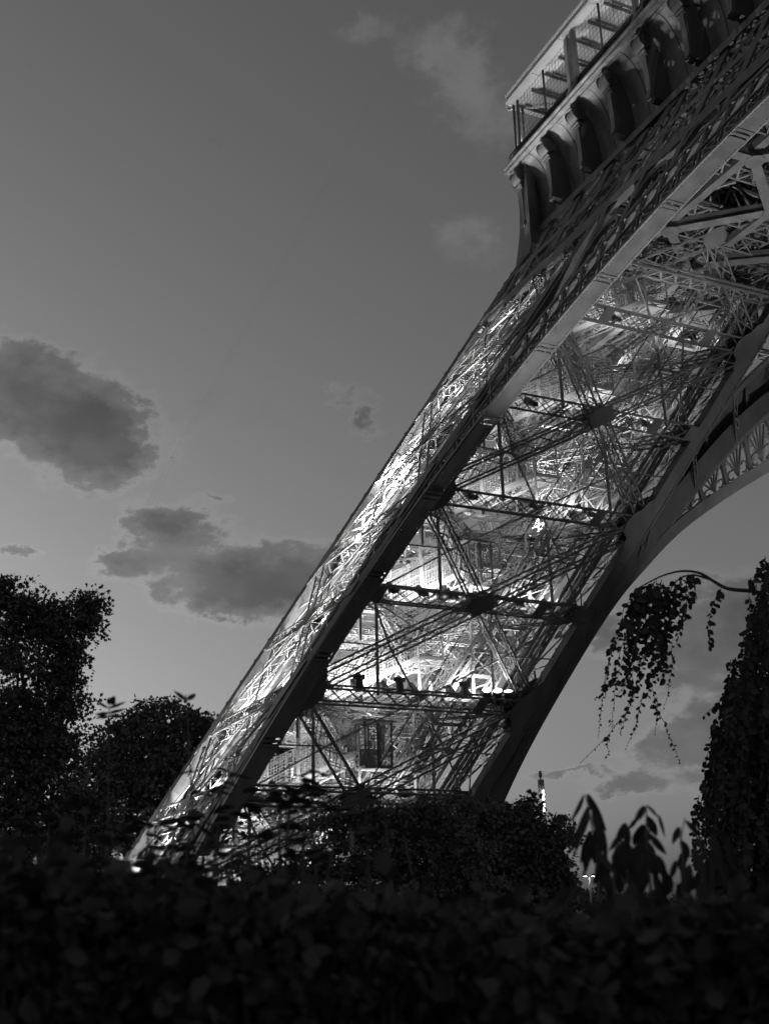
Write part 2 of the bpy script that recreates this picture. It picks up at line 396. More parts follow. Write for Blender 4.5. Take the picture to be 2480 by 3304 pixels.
for i in range(7):
    z0, z1 = LV[i] + .4, LV[i + 1] + .4; zm = (z0 + z1) / 2
    LA = pos(.26, .84, z0); LB = pos(.26, .47, zm); LC = pos(.26, .84, z1)
    LA2 = LA + vec(-.6, 0, 0)
    landing(LA, 2.6, 2.2, 0); landing(LB + vec(0, 0, 0), 2.6, 1.8, 0)
    flight(LA + vec(.6, 1.2, 0), LB + vec(.6, -.9, 0)); flight(LB + vec(-.7, -.9, .05), LC + vec(-.7, 1.2, -.05))
    if i < 6:
        for (u, v) in ((.2, .9), (.36, .9), (.2, .4), (.36, .4)):
            m = MB(); p = pos(u, v, z1 + 1.5); m.bar(p, vec(p[0], p[1], z0 - .3), .16); m.build('stair_post', PALE, T)
# maintenance cabins hung by the stairs, and machinery beams
for (p, sz) in ((vec(-40.4, -45.6, 11.4), (1.6, 1.9, 2.9)), (vec(-35.0, -40.3, 22.7), (1.5, 1.7, 3.0))):
    m = MB(); x, y, h = sz
    for sx_ in (-.5, .5):
        for sy_ in (-.5, 0, .5): m.bar(p + vec(sx_ * x, sy_ * y, 0), p + vec(sx_ * x, sy_ * y, h), .12)
    m.bar(p + vec(0, -y / 2 - .3, h + .1), p + vec(0, y / 2 + .3, h + .1), x + .1, .12); m.bar(p + vec(0, -y / 2, 0), p + vec(0, y / 2, 0), x, .2)
    o = m.build('service_cabin', IRON2, T)
    mesh_panel(p + vec(x / 2, -y / 2, .1), p + vec(x / 2, y / 2, .1), h - .2, o)
    mm = MB(); mm.bar(p + vec(-x / 2, -y / 2, h * .22), p + vec(-x / 2, y / 2, h * .22), .04, h * .4); mm.build('cabin_panel', PALE, o)
for (z, u) in ((23.6, .5), (29.5, .55), (17.5, .6), (12.0, .6), (35.4, .5)):
    m = MB(); a, b = pos(u, .62, z), pos(u, .05, z); m.bar(a, b, .5, .65); o = m.build('machinery_beam', PALE, T)
    m = MB()
    for t in np.linspace(.05, .95, 9):
        p = a + (b - a) * t; m.bar(p + vec(.3, 0, -.4), p + vec(.3, 0, .35), .16, .2); m.bar(p + vec(.3, 0, .4), p + vec(.3, .35, .75), .12)
    m.bar(a + vec(.35, 0, -.75), b + vec(.35, 0, -.75), .12, .16); m.build('beam_stiffener', IRON2, o)
    m = MB()
    for t in np.linspace(.0, 1, 8):
        p = a + (b - a) * t; m.bar(p + vec(.2, 0, .3), p + vec(.2, 0, 1.6), .06)
    m.bar(a + vec(.2, 0, 1.6), b + vec(.2, 0, 1.6), .05); m.bar(a + vec(.2, 0, 1.0), b + vec(.2, 0, 1.0), .04); m.build('guard_rail', IRON2, o)
    for t in (.2, .8):
        p = a + (b - a) * t; m = MB(); m.bar(p + vec(.3, 0, -.8), p + vec(.3, .6, -3.6), .1); m.bar(p + vec(.3, .9, -.8), p + vec(.3, .4, -3.6), .1); m.build('hanger', PALE, T)
# pendant cabling along the leg
m = MB()
for (u, v) in ((.02, .45), (.02, .3), (.3, .1), (.15, .02), (.6, .1), (.9, .5), (.95, .35)):
    m.bar(pos(u, v, 2), pos(u, v + .02, 46), .06)
m.build('cable', STEELD, T)
# floodlights -----------------------------------------------------------
def spot(p, tgt, power, ang, name='floodlight_lamp', size=.25, blend=.6):
    l = bpy.data.lights.new(name, 'SPOT'); l.energy = power; l.spot_size = math.radians(ang); l.spot_blend = blend; l.shadow_soft_size = size
    o = bpy.data.objects.new(name, l); COL.objects.link(o); o.location = p
    o.rotation_euler = (Vector(p) - Vector(tgt)).to_track_quat('Z', 'Y').to_euler(); return o
def floodlight(p, d, r=.42, power=0, ang=80, lit=True):
    p = np.asarray(p, float); d = unit(np.asarray(d, float))
    m = MB(); m.tube([p - d * 1.05, p - d * .95, p - d * .3, p], [r * .55, r * .75, r * .9, r], 16); m.bar(p - d * .9 + vec(0, -r - .1, 0), p - d * .9 + vec(0, r + .1, 0), .08, .3)
    o = m.build('floodlight', STEELD, T)
    if lit:
        m = MB(); m.tube([p + d * .005, p + d * .02], r * .93, 16); m.build('lens', LENS, o)
    if power:
        s = spot(p + d * .12, p + d * 10, power, ang, size=.5)
AX = unit(vec(.53, .53, 1))
PW = 1.35
for y, d_ in ((-39.65, (.8, -.5, .85)), (-38.85, (.65, -.4, .85)), (-38.05, (.4, -.25, .95))): floodlight((-35.45, y, 16.0), d_, .31, 1500, 70)
for y in (-48.5, -45.7, -41.0): floodlight((-35.9, y, 15.5), (.1, 0, -1), .3, 0, lit=False)
# added soft strip lights, each with a row of powerless projector cans: those on the front girders look inwards and up, those behind the left face look right and up
def bank(a, b, d, power, n):
    a = np.asarray(a, float); b = np.asarray(b, float); d = unit(np.asarray(d, float)); x = unit(b - a); d = unit(d - x * (x @ d)); y = np.cross(-d, x)
    l = bpy.data.lights.new('added_strip_light', 'AREA'); l.shape = 'RECTANGLE'; l.size = float(np.linalg.norm(b - a)); l.size_y = .7; l.energy = power; l.spread = math.radians(150)
    o = bpy.data.objects.new('added_strip_light', l); COL.objects.link(o); c = (a + b) / 2 + d * .15
    o.matrix_world = Matrix(((x[0], y[0], -d[0], c[0]), (x[1], y[1], -d[1], c[1]), (x[2], y[2], -d[2], c[2]), (0, 0, 0, 1)))
    for i in range(n): floodlight(a + (b - a) * (i + .5) / n, d, .26, 0)
for (z, v0, v1, pw, n) in ((4.4, .25, .9, 260, 4), (10.2, .2, .9, 260, 4), (16.3, .45, .93, 850, 4), (16.3, .12, .42, 260, 2), (22.0, .42, .92, 620, 4), (22.0, .1, .38, 160, 2), (27.8, .1, .92, 330, 3), (33.6, .1, .92, 260, 3), (39.3, .1, .85, 190, 2)):
    bank(pos(.085, v1, z), pos(.085, v0, z), (-.8, .1, .6), pw * PW, n)
for (z, u0, u1, pw, n) in ((2.2, .2, .9, 700, 3), (10.0, .25, .92, 480, 3), (16.2, .2, .92, 500, 3), (21.8, .2, .92, 400, 3), (27.6, .2, .9, 330, 3), (33.4, .2, .9, 180, 2)):
    bank(pos(u1, .955, z), pos(u0, .955, z), (.25, .8, .65), pw * PW, n)
UP_ = (.44, .45, 1)
for (u, v, z, pw, an) in ((.3, .8, 1.5, 22000, 56), (.6, .78, 1.5, 30000, 56), (.86, .86, 1.5, 26000, 56), (.5, .55, 1.5, 34000, 56), (.8, .5, 1.5, 24000, 56), (.33, .3, 1.5, 30000, 56), (.75, .25, 1.5, 24000, 56),
                          (.3, .8, 15.6, 16000, 66), (.65, .75, 15.6, 16000, 66), (.45, .5, 15.6, 12000, 66), (.35, .25, 15.6, 10000, 66), (.75, .3, 15.6, 8000, 66),
                          (.35, .75, 27.2, 7000, 70), (.7, .7, 27.2, 7000, 70), (.35, .3, 27.2, 14000, 70), (.7, .3, 27.2, 12000, 70), (.5, .4, 38.8, 3500, 90)):
    floodlight(pos(u, v, z), UP_, .34, pw * PW, an)
p_ = pos(.8, .9, 26.2); floodlight(p_, vec(-27.5, -34.9, 56.5) - p_, .3, 125000, 42)
# ------------------------------------------------------------------ arches
RA, ZC = 37.5, 1.7
def arcA(x_ang, r, dep=0.):
    """point of the left face arch: angle from the crown, radius, depth behind the face"""
    a = math.radians(x_ang); z = ZC + r * math.cos(a); return vec(-r * math.sin(a), -(W(z) - dep), z)
seams = [82.0, 73.8, 65.7, 57.6, 49.5, 41.45, 33.5, 25.8, 17.7, 9.94, 2.1, -5.8, -13.7, -21.6]
for i in range(len(seams) - 1):
    t = np.linspace(seams[i] - .35, seams[i + 1] + .35, 9)
    m = MB(); m.ribbon([arcA(q, RA, .02) for q in t], [arcA(q, RA, 1.12) for q in t], .05)
    o = m.build('soffit_panel', IRON, T)
    m = MB()
    for dep in (.1, 1.04):
        n_ = int(abs(seams[i + 1] - seams[i]) / .33)
        for k in range(n_):
            q = seams[i] + (seams[i + 1] - seams[i]) * (k + .5) / n_; c = arcA(q, RA - .04, dep); dn = unit(arcA(q, RA - 1, dep) - arcA(q, RA, dep))
            m.tube([c, c + dn * .035], [.055, .02], 5)
    m.build('rivets', IRON2, o, 'stuff')
    m = MB()
    for s_ in (-.42, 0, .42):
        t2 = [seams[i + 1] + s_ - .12, seams[i + 1] + s_ + .12]; m.ribbon([arcA(q, RA - .05 - (.02 if s_ == 0 else 0), .02) for q in t2], [arcA(q, RA - .05 - (.02 if s_ == 0 else 0), 1.12) for q in t2], .05)
    m.build('seam_strap', IRON, o)
def ring(r0f, r1f, dep, t, a0=84, a1=-24, n=90):
    q = np.linspace(a0, a1, n); m = MB(); m.ribbon([arcA(x, r0f(x), dep) for x in q], [arcA(x, r1f(x), dep) for x in q], t); return m
dpt = lambda x: .9 + 2.9 * max(0, min(1, (80 - abs(x)) / 45)) ** .8      # ring grows deeper to the crown
ring(lambda x: RA - .02, lambda x: RA + .38, .0, .1).build('arch_ring', IRON, T)
ring(lambda x: RA - .02, lambda x: RA + .3, 1.15, .1).build('arch_ring', IRON, T)
ring(lambda x: RA + dpt(x) * .5, lambda x: RA + dpt(x) * .5 + .22, .0, .12).build('arch_ring', IRON, T)
ring(lambda x: RA + dpt(x), lambda x: RA + dpt(x) + .5, .0, .12).build('arch_ring', IRON, T)
q = np.linspace(84, -24, 90); m = MB(); m.ribbon([arcA(x, RA + dpt(x) + .25, 0) for x in q], [arcA(x, RA + dpt(x) + .25, 1.1) for x in q], .08); m.build('arch_ring', IRON, T)
def ornament(P, mb, dep_n, full=True):
    """P(a, r): a 0..1 across the cell, r 0..1 over its depth -> world point; lacework of one arch cell"""
    mb.bar(P(0, 0), P(0, 1), .36, .2, dep_n)
    arc = [P(.5 - .42 * math.cos(t), .72 + .24 * math.sin(t)) for t in np.linspace(0, math.pi, 9)]
    for i in range(8): mb.bar(arc[i], arc[i + 1], .1, .16, dep_n)
    arc = [P(.08, .0), P(.08, .72)]; 
    for tx in (.16, .33, .5, .67, .84): mb.bar(P(.5, .04), P(tx, .74 + .2 * math.sin(math.pi * tx)), .1, .12, dep_n)
    for s in (-1, 1):
        cx = .5 + s * .27
        sc = [P(cx + s * .13 * math.cos(t), .2 + .16 * math.sin(t)) for t in np.linspace(-2.2, 2.4, 9)]
        for i in range(8): mb.bar(sc[i], sc[i + 1], .09, .12, dep_n)
        sc = [P(.5 + s * .38 + .07 * math.cos(t), .9 + .07 * math.sin(t)) for t in np.linspace(0, 6.28, 8)]
        for i in range(7): mb.bar(sc[i], sc[i + 1], .07, .1, dep_n)
for i in range(-9, 34):
    a0 = i * 2.35; a1 = a0 + 2.35
    mb = MB()
    ornament(lambda a, r: arcA(a0 + (a1 - a0) * a, RA + .3 + (dpt(a0) - .3) * r * .5, .06), mb, (0, 1, 0)) if False else None
    # inner lace: small X bars and circle
    A = lambda a, r: arcA(a0 + (a1 - a0) * a, RA + .36 + (dpt(a0 + 1.2) * .5 - .36) * r, .08)
    mb.bar(A(0, 0), A(0, 1), .14, .14, (0, 1, 0)); mb.bar(A(0, 0), A(1, 1), .08, .1, (0, 1, 0)); mb.bar(A(0, 1), A(1, 0), .08, .1, (0, 1, 0))
    cc = [A(.5 + .27 * math.cos(t), .5 + .36 * math.sin(t)) for t in np.linspace(0, 6.2832, 11)]
    for k in range(10): mb.bar(cc[k], cc[k + 1], .09, .12, (0, 1, 0))
    # outer lace: round headed loop between two posts
    B = lambda a, r: arcA(a0 + (a1 - a0) * a, RA + dpt(a0 + 1.2) * (.5 + .5 * r) + .2 * (1 - r), .08)
    mb.bar(B(0, 0), B(0, 1), .34, .2, (0, 1, 0))
    cc = [B(.5 + .4 * math.cos(t), .45 + .42 * math.sin(t)) for t in np.linspace(0, 6.2832, 13)]
    for k in range(12): mb.bar(cc[k], cc[k + 1], .1, .16, (0, 1, 0))
    mb.build('arch_ornament', IRON, T)
# spandrel between arch and main girder, with round headed openings
def fp(x, z, dep=0.): return vec(x, -(W(z) - dep), z)
m_x = [-36.1 + 3.92 * k for k in range(0, 16)]
for k, x in enumerate(m_x):
    zt = 44.0; r = lambda xx: ZC + math.sqrt(max(1, (RA + 4.3) ** 2 - xx * xx))
    zb = r(x) if abs(x) < RA + 3 else 22
    if x < -Vv(44) - .2: zb = 44 - .1
    zb = min(zb, 43.4)
    if zt - zb < .5: continue
    mb = MB(); mb.bar(fp(x, zb - .3, .05), fp(x, zt, .05), .55, .25, (0, 1, 0))
    xn = x + 3.92; zn = min(r(xn), 43.2); zc_ = max(zb, zn) + .3
    cc = [fp(x + 1.96 + 1.45 * math.cos(t), min(43.6, zc_ - .6 + 1.5 * math.sin(t)), .05) for t in np.linspace(0, math.pi, 10)]
    for i in range(9): mb.bar(cc[i], cc[i + 1], .22, .3, (0, 1, 0))
    mb.build('spandrel_post', IRON, T)
    mb = MB(); mb.plate([fp(x + .25, zt, .1), fp(x + 1.3, zt, .1), fp(x + .35, zt - 1.4, .1)], (0, 1, 0), .05); mb.plate([fp(x + 3.67, zt, .1), fp(x + 2.6, zt, .1), fp(x + 3.57, zt - 1.4, .1)], (0, 1, 0), .05)
    mb.build('spandrel_web', IRON, T)
# right hand arch, springing from the inner edge of the leg -----------------------------------------
def catmull(P, n=10):
    P = [np.asarray(p, float) for p in P]; P = [2 * P[0] - P[1]] + P + [2 * P[-1] - P[-2]]; out = []
    for i in range(1, len(P) - 2):
        for t in np.linspace(0, 1, n, endpoint=False):
            out.append(.5 * (2 * P[i] + (P[i + 1] - P[i - 1]) * t + (2 * P[i - 1] - 5 * P[i] + 4 * P[i + 1] - P[i + 2]) * t * t + (3 * P[i] - P[i - 1] - 3 * P[i + 1] + P[i + 2]) * t ** 3))
    return np.array(out + [P[-2]])
cS = [(37.9, .0), (37.2, 7.0), (36.3, 10.6), (34.5, 15.0), (31.5, 20.9), (29.2, 24.1), (26.0, 27.4), (20.2, 31.3), (14, 34.4), (7, 36.5), (0, 37.2)]
cM = [(39.9, .0), (38.2, 7.5), (37.0, 10.6), (34.9, 15.0), (32.1, 20.5), (29.4, 24.8), (25.7, 30.2), (21.3, 35.0), (15, 38.9), (7.5, 41.3), (0, 42.1)]
cE = [(41.9, 3.5), (39.6, 8.0), (37.4, 12.3), (34.5, 18), (31.8, 23.4), (29.4, 28.2), (26.9, 32.5), (22.3, 38.2), (16, 42.4), (8, 44), (0, 44.2)]
def mirror(c):
    c = [(-a, z) for a, z in c]; return c + [(-y, z) for y, z in c[-2::-1]]
def inner(c, off=.3): return [vec(-(Vv(z) - off), y, z) for y, z in c]
sS, sM, sE = [catmull(np.array(mirror(c)), 8) for c in (cS, cM, cE)]
K = len(sS); nS = lambda s, off: np.array(inner(s, off))
def shift(s, d):   # move a yz polyline along its normal (outwards from the arch)
    g_ = np.gradient(s, axis=0); n_ = np.stack([-g_[:, 1], g_[:, 0]], 1); n_ /= np.linalg.norm(n_, axis=1)[:, None]; return s + n_ * d
cut = int(K * .86)
def arcl_(p):
    d = np.concatenate([[0], np.cumsum(np.linalg.norm(np.diff(p, axis=0), axis=1))]); return np.minimum(d, d[-1] - d)
def band(A, B, t, name, parent=T, label=None, mt=IRON):
    m = MB(); m.ribbon(A[:cut], B[:cut], t); return m.build(name, mt, parent, label=label)
band(nS(sS, .32), nS(shift(sS, .8), .32), .08, 'arch_ring'); band(nS(sS, .3), nS(sS, -.85), .05, 'arch_ring')
band(nS(shift(sS, .02), -.85), nS(shift(sS, .7), -.85), .08, 'arch_ring')
sM2 = sM + (shift(sM, 1.0) - sM) * np.clip((arcl_(sM) - 6) / 14, .55, 1.15)[:, None]
band(nS(sM, .42), nS(sM2, .05), .06, 'arch_ring'); band(nS(sM, .42), nS(sM, -1.1), .06, 'arch_ring'); band(nS(shift(sM, -.3), .3), nS(shift(sM, .02), .3), .06, 'arch_ring')
band(nS(sE, .36), nS(sE, -.1), .06, 'arch_ring'); band(nS(shift(sE, -.3), .33), nS(sE, .33), .06, 'arch_ring')
nm = MB()
for s_, off in ((sM, .3),):
    A = nS(shift(s_, -.16), .37)
    for i in range(cut - 1):
        for t in np.linspace(0, 1, 6, endpoint=False):
            p = A[i] + (A[i + 1] - A[i]) * t; nm.tube([p, p + vec(.03, 0, 0)], [.05, .02], 5)
nm.build('rivets', IRON2, T, 'stuff')
def along(s, t):
    i = min(int(t), len(s) - 2); f = t - i; return s[i] * (1 - f) + s[i + 1] * f
arcl = np.concatenate([[0], np.cumsum(np.linalg.norm(np.diff(sS, axis=0), axis=1))])
tM = np.interp
def at_len(s, L):
    a = arcl / arcl[-1]; i = np.interp(L / arcl[-1], a, np.arange(len(a))); return along(s, i)
inS = shift(sS, .8)
L = 9.0
while L < arcl[-1] * .84:
    a0, a1 = L, L + 2.1
    dens = catmull(sM, 4) if L == 9.0 else dens
    def dep_(p): return np.sqrt(((dens - p) ** 2).sum(1)).min()
    pa, pb = at_len(inS, a0), at_len(inS, a1); wa, wb_ = dep_(pa), dep_(pb); w0 = (wa + wb_) / 2
    tn = unit(pb - pa); nn = np.array([-tn[1], tn[0]])
    def P(a, r):
        p = pa + (pb - pa) * a + nn * (wa + (wb_ - wa) * a) * r
        return vec(-(Vv(p[1]) - .18), p[0], p[1])
    if w0 > .5:
        mb = MB(); ornament(P, mb, (1, 0, 0)); mb.build('arch_ornament', IRON, T)
    if int(round((L - 9) / 2.1)) % 2 == 0:      # perforated radial strut between the two outer rings
        p, q_ = at_len(sM, L), at_len(sE, L + .2); a = vec(-(Vv(p[1]) - .3), *p); b = vec(-(Vv(q_[1]) - .3), *q_)
        if np.linalg.norm(a - b) > .8:
            e = unit(np.cross(b - a, vec(1, 0, .5))) * .2; mb = MB(); mb.bar(a + e, b + e, .06, .14, (1, 0, 0)); mb.bar(a - e, b - e, .06, .14, (1, 0, 0))
            k = int(np.linalg.norm(b - a) / .26)
            for i in range(k):
                s = 1 if i % 2 else -1; mb.bar(a + (b - a) * i / k + e * s, a + (b - a) * (i + 1) / k - e * s, .06, .1, (1, 0, 0))
            mb.build('radial_strut', IRON2, T)
    else:
        p, q_ = at_len(sM, L), at_len(sE, L); a = vec(-(Vv(p[1]) + .5), *p); b = vec(-(Vv(q_[1]) + .5), *q_)
        if np.linalg.norm(a - b) > .8:
            mb = MB(); mb.bar(a, b, .3, .12, (1, 0, 0)); mb.build('radial_strut', IRON, T)
    L += 2.1
# dark web plates closing the gap between the leg and the arch
m = MB(); m.ribbon(nS(shift(sM, .1), -1.0)[:cut], nS(shift(sE, -.05), -.6)[:cut], .05); m.build('arch_web', IRON, T)
# outer arch on the far face -------------------------------------------------------------------------
def arcB(a_deg, r, dep=0.):
    a = math.radians(a_deg); z = ZC + r * math.cos(a); return vec(-(W(z) - dep), -r * math.sin(a), z)
qs = np.linspace(80, -40, 60)
for (r0, r1, d0, d1, nm_) in ((RA, RA, 0, 1.3, 'arch_soffit'), (RA, RA + .5, 1.3, 1.3, 'arch_ring'), (RA + 3.6, RA + 4.2, 1.3, 1.3, 'arch_ring'), (RA + 1.8, RA + 2.0, 1.3, 1.3, 'arch_ring'), (RA + 3.8, RA + 3.8, 0, 1.3, 'arch_ring')):
    m = MB(); m.ribbon([arcB(x, r0, d0) for x in qs], [arcB(x, r1, d1) for x in qs], .07); m.build(nm_, IRON, T)
for i in range(-16, 32):
    a0 = i * 2.5; mb = MB(); A = lambda a, r: arcB(a0 + 2.5 * a, RA + .4 + 3.2 * r, 1.25)
    ornament(A, mb, (1, 0, 0)); mb.build('arch_ornament', IRON, T)
# ------------------------------------------------------------------ first floor: main girders
X0, X1 = -36.4, 22.0
def long_girder(yoff, main=True):
    f = (lambda x, z: fp(x, z, yoff))
    m = MB(); m.bar(f(X0, 44.0), f(X1, 44.0), .5, .55, (0, 1, 0)); m.bar(f(X0, 44.45), f(X1, 44.45), .3, .2, (0, 1, 0)); m.build('girder_chord', IRON, T)
    m = MB(); m.bar(f(X0 + 1.5, 51.3), f(X1, 51.3), .5, .9, (0, 1, 0)); m.build('girder_chord', IRON, T)
    m = MB(); m.bar(f(X0, 47.7), f(X1, 47.7), .3, .3, (0, 1, 0)); m.build('girder_chord', IRON, T)
    lm = MB()
    for k in range(15):
        x = -36.1 + 3.92 * k; xx = x + (1.6 if k == 0 else 0)
        mb = MB(); mb.bar(f(xx, 44.2), f(xx, 51), .62, .16, (0, 1, 0)); mb.build('girder_post', IRON, T)
        for (za, zb) in ((44.2, 47.7), (47.7, 51)):
            mb = MB(); mb.bar(f(x + .2, za), f(x + 3.72, zb), .26, .1, (0, 1, 0)); mb.build('girder_diagonal', IRON, T)
            mb = MB(); mb.bar(f(x + .2, zb) + vec(0, .11, 0), f(x + 3.72, za) + vec(0, .11, 0), .26, .1, (0, 1, 0)); mb.build('girder_diagonal', IRON, T)
        for j in range(6):
            xa = x + 3.92 * j / 6
            lm.bar(f(xa, 44.3) + vec(0, .5, 0), f(xa + 2.6, 51) + vec(0, .5, 0), .12, .06, (0, 1, 0)); lm.bar(f(xa + 2.6, 44.3) + vec(0, .56, 0), f(xa, 51) + vec(0, .56, 0), .12, .06, (0, 1, 0))
    lm.build('lacing', IRON2, T, 'stuff')
long_girder(.1); long_girder(4.6); long_girder(9.8)
def warren(a, b, w, ch, la, n_off=.35):
    """flat zigzag truss from a to b lying level, two layers"""
    mb = MB(); lb = MB(); a = np.asarray(a, float); b = np.asarray(b, float); d = unit(b - a); e = unit(np.cross(d, vec(0, 0, 1))); k = int(np.linalg.norm(b - a) / (w * .62))
    for z in (0, n_off):
        for i in (-1, 1): mb.bar(a + e * i * w / 2 + vec(0, 0, z), b + e * i * w / 2 + vec(0, 0, z), ch, ch)
        for q in range(k):
            s_ = 1 if q % 2 else -1
            lb.bar(a + (b - a) * q / k + e * s_ * w / 2 + vec(0, 0, z), a + (b - a) * (q + 1) / k - e * s_ * w / 2 + vec(0, 0, z), la, la)
    o = mb.build('floor_truss', IRON, T); lb.build('lacing', IRON2, o, 'stuff')
def cross_girder(x, y0, y1):
    warren((x, y0, 44.0), (x, y1, 44.0), .95, .14, .12); warren((x, y0 + 3.4, 50.6), (x, y1, 50.6), .8, .13, .1)
    mb = MB(); n = int(abs(y1 - y0 - 3.4) / 3)
    for i in range(n):
        ya, yb = y0 + 3.4 + (y1 - y0 - 3.4) * i / n, y0 + 3.4 + (y1 - y0 - 3.4) * (i + 1) / n
        mb.bar(vec(x, ya, 44.6), vec(x, ya, 50.6), .16); mb.bar(vec(x + .15, ya, 44.6), vec(x + .15, yb, 50.6), .12); mb.bar(vec(x - .15, yb, 44.6), vec(x - .15, ya, 50.6), .12)
    mb.build('truss_web', IRON2, T, 'stuff')
for x in (-32.6, -29.2, -25.8, -22.8): cross_girder(x, -36.9, -8)
warren((-22.3, -38.2, 41.3), (-22.0, -12, 41.3), .95, .14, .12)
for x in (-18.5, -14.5, -10.5, -6.5, -2.5, 2, 6.5, 11): cross_girder(x, -36.9, -14)
for i in range(2, 8):
    zs = [LV[i]]
    for z in zs:
        for u in ((.5,) if i % 2 else (.36, .7)): warren(pos(u, .98, z), pos(u, .02, z), .62, .09, .065)
        for v in ((.3, .62) if i % 2 else (.45,)): warren(pos(.03, v, z + .4), pos(.97, v, z + .4), .55, .085, .06)
    if i < 7:
        for (u, v) in ((.36, .3), (.7, .62)):
            mb, lb = lattice(pos(u, v, LV[i]), pos(u, v, LV[i + 1]), (1, 0, .5), .55, .5, .075, .05, step=1.0, sides=False); o = mb.build('inner_post', IRON2, T); lb.build('lacing', IRON2, o, 'stuff')
        for (u, v, v2) in ((.36, .02, .3), (.7, .62, .3), (.7, .62, .98)):
            mb = MB(); mb.bar(pos(u, v, LV[i]), pos(u, v2, LV[i + 1]), .1, .14); mb.build('inner_diagonal', IRON2, T)
# plan bracing of smooth plate beams under the floor
def plate_beam(a, b, w=.55, h=.6):
    m = MB(); m.bar(vec(*a), vec(*b), w, h); o = m.build('floor_beam', IRON, T)
    m = MB(); m.bar(vec(*a) - vec(0, 0, h / 2 + .03), vec(*b) - vec(0, 0, h / 2 + .03), w + .2, .05); m.build('beam_flange', IRON, o)
zb_ = 43.6
for k in range(-1, 6):
    xa, xb, xc = -20.2 + 7.8 * k, -16.1 + 7.8 * k, -12.4 + 7.8 * k
    plate_beam((xa, -33.1, zb_), (xb, -28.5, zb_)); plate_beam((xb, -28.5, zb_ - .1), (xc, -33.1, zb_ - .1), .4)
    plate_beam((xa - .0, -33.1, zb_ - .05), (xa, -37.4, zb_ - .05), .4)
    xb0 = xb - 6.3 + 1.6
    plate_beam((xb - 6.3, -27.9, zb_), (xb - 2.4, -22.0, zb_)); plate_beam((xb - 2.4, -22.0, zb_ - .1), (xb + 1.5, -27.9, zb_ - .1), .4)
    for (x, y) in ((xb, -28.4), (xa, -33.1), (xb - 6.3, -27.9)):
        m = MB(); m.plate([vec(x + .62 * math.cos(t), y + .62 * math.sin(t), zb_ - .42) for t in np.linspace(0, 6.2832, 9)[:-1]], (0, 0, 1), .05); m.build('gusset_plate', IRON, T)
for (p, q_) in (((-22.9, -28.1), (-28.4, -23.4)), ((-22.8, -34), (-29.2, -28.4)), ((-25.5, -30.2), (-29.2, -23.4)), ((-25.5, -21.1), (-22.8, -28)), ((-29.2, -34), (-22.8, -24)), ((-32.6, -30), (-25.8, -20))):
    warren(vec(*p, 44.2), vec(*q_, 44.2), .7, .12, .1)
for (x, y) in ((-22.9, -28.1), (-25.5, -30.2), (-28.4, -23.4), (-25.5, -21.1), (-22.8, -33.5), (-29.2, -28.5)):
    m = MB(); m.bar(vec(x, y - .8, 43.9), vec(x, y + .8, 43.9), 1.3, .5); m.build('node_box', IRON, T)
# floor slab and a web of hangers above
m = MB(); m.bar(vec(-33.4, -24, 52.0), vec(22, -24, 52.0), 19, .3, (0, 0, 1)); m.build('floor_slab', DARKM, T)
m = MB()
for k in range(420):
    a = vec(rng.uniform(-34, 8), rng.uniform(-33, -16), rng.choice([44.2, 47.7, 50.6])); b = a + vec(rng.uniform(-4, 4), rng.uniform(-4, 4), rng.choice([-3.3, 0, 3.1])); b[2] = min(max(b[2], 44.2), 51); b[1] = max(b[1], -33.0)
    m.bar(a, b, rng.uniform(.08, .2))
m.build('secondary_bracing', IRON2, T, 'stuff')
# ------------------------------------------------------------------ consoles, coved frieze and cornice
BX = [-34.196 + 3.919 * k for k in range(0, 15)]
def cove(t):   # profile of the concave frieze, t 0 bottom..1 top (y, z)
    a = t * math.pi / 2; return -33.25 - 2.0 * (1 - math.cos(a)), 52.0 + 5.1 * math.sin(a) ** .9
prof = [cove(t) for t in np.linspace(0, 1, 12)]
for k in range(len(BX) - 1):
    m = MB(); xa, xb = BX[k] + .01, BX[k + 1] - .01
    m.ribbon([vec(xa, y, z) for y, z in prof], [vec(xb, y, z) for y, z in prof], .06); o = m.build('frieze_panel', FRIEZE, T)
    m = MB(); xm = (xa + xb) / 2
    m.ribbon([vec(xm - .04, y - .03, z - .01) for y, z in prof], [vec(xm + .04, y - .03, z - .01) for y, z in prof], .05); m.build('panel_joint', STEELD, o)
m = MB(); xa, xb = -35.5, BX[0] - .01; m.ribbon([vec(xa, y, z) for y, z in prof], [vec(xb, y, z) for y, z in prof], .06); m.build('frieze_panel', FRIEZE, T)
cons_me = scr_me = lip_me = None
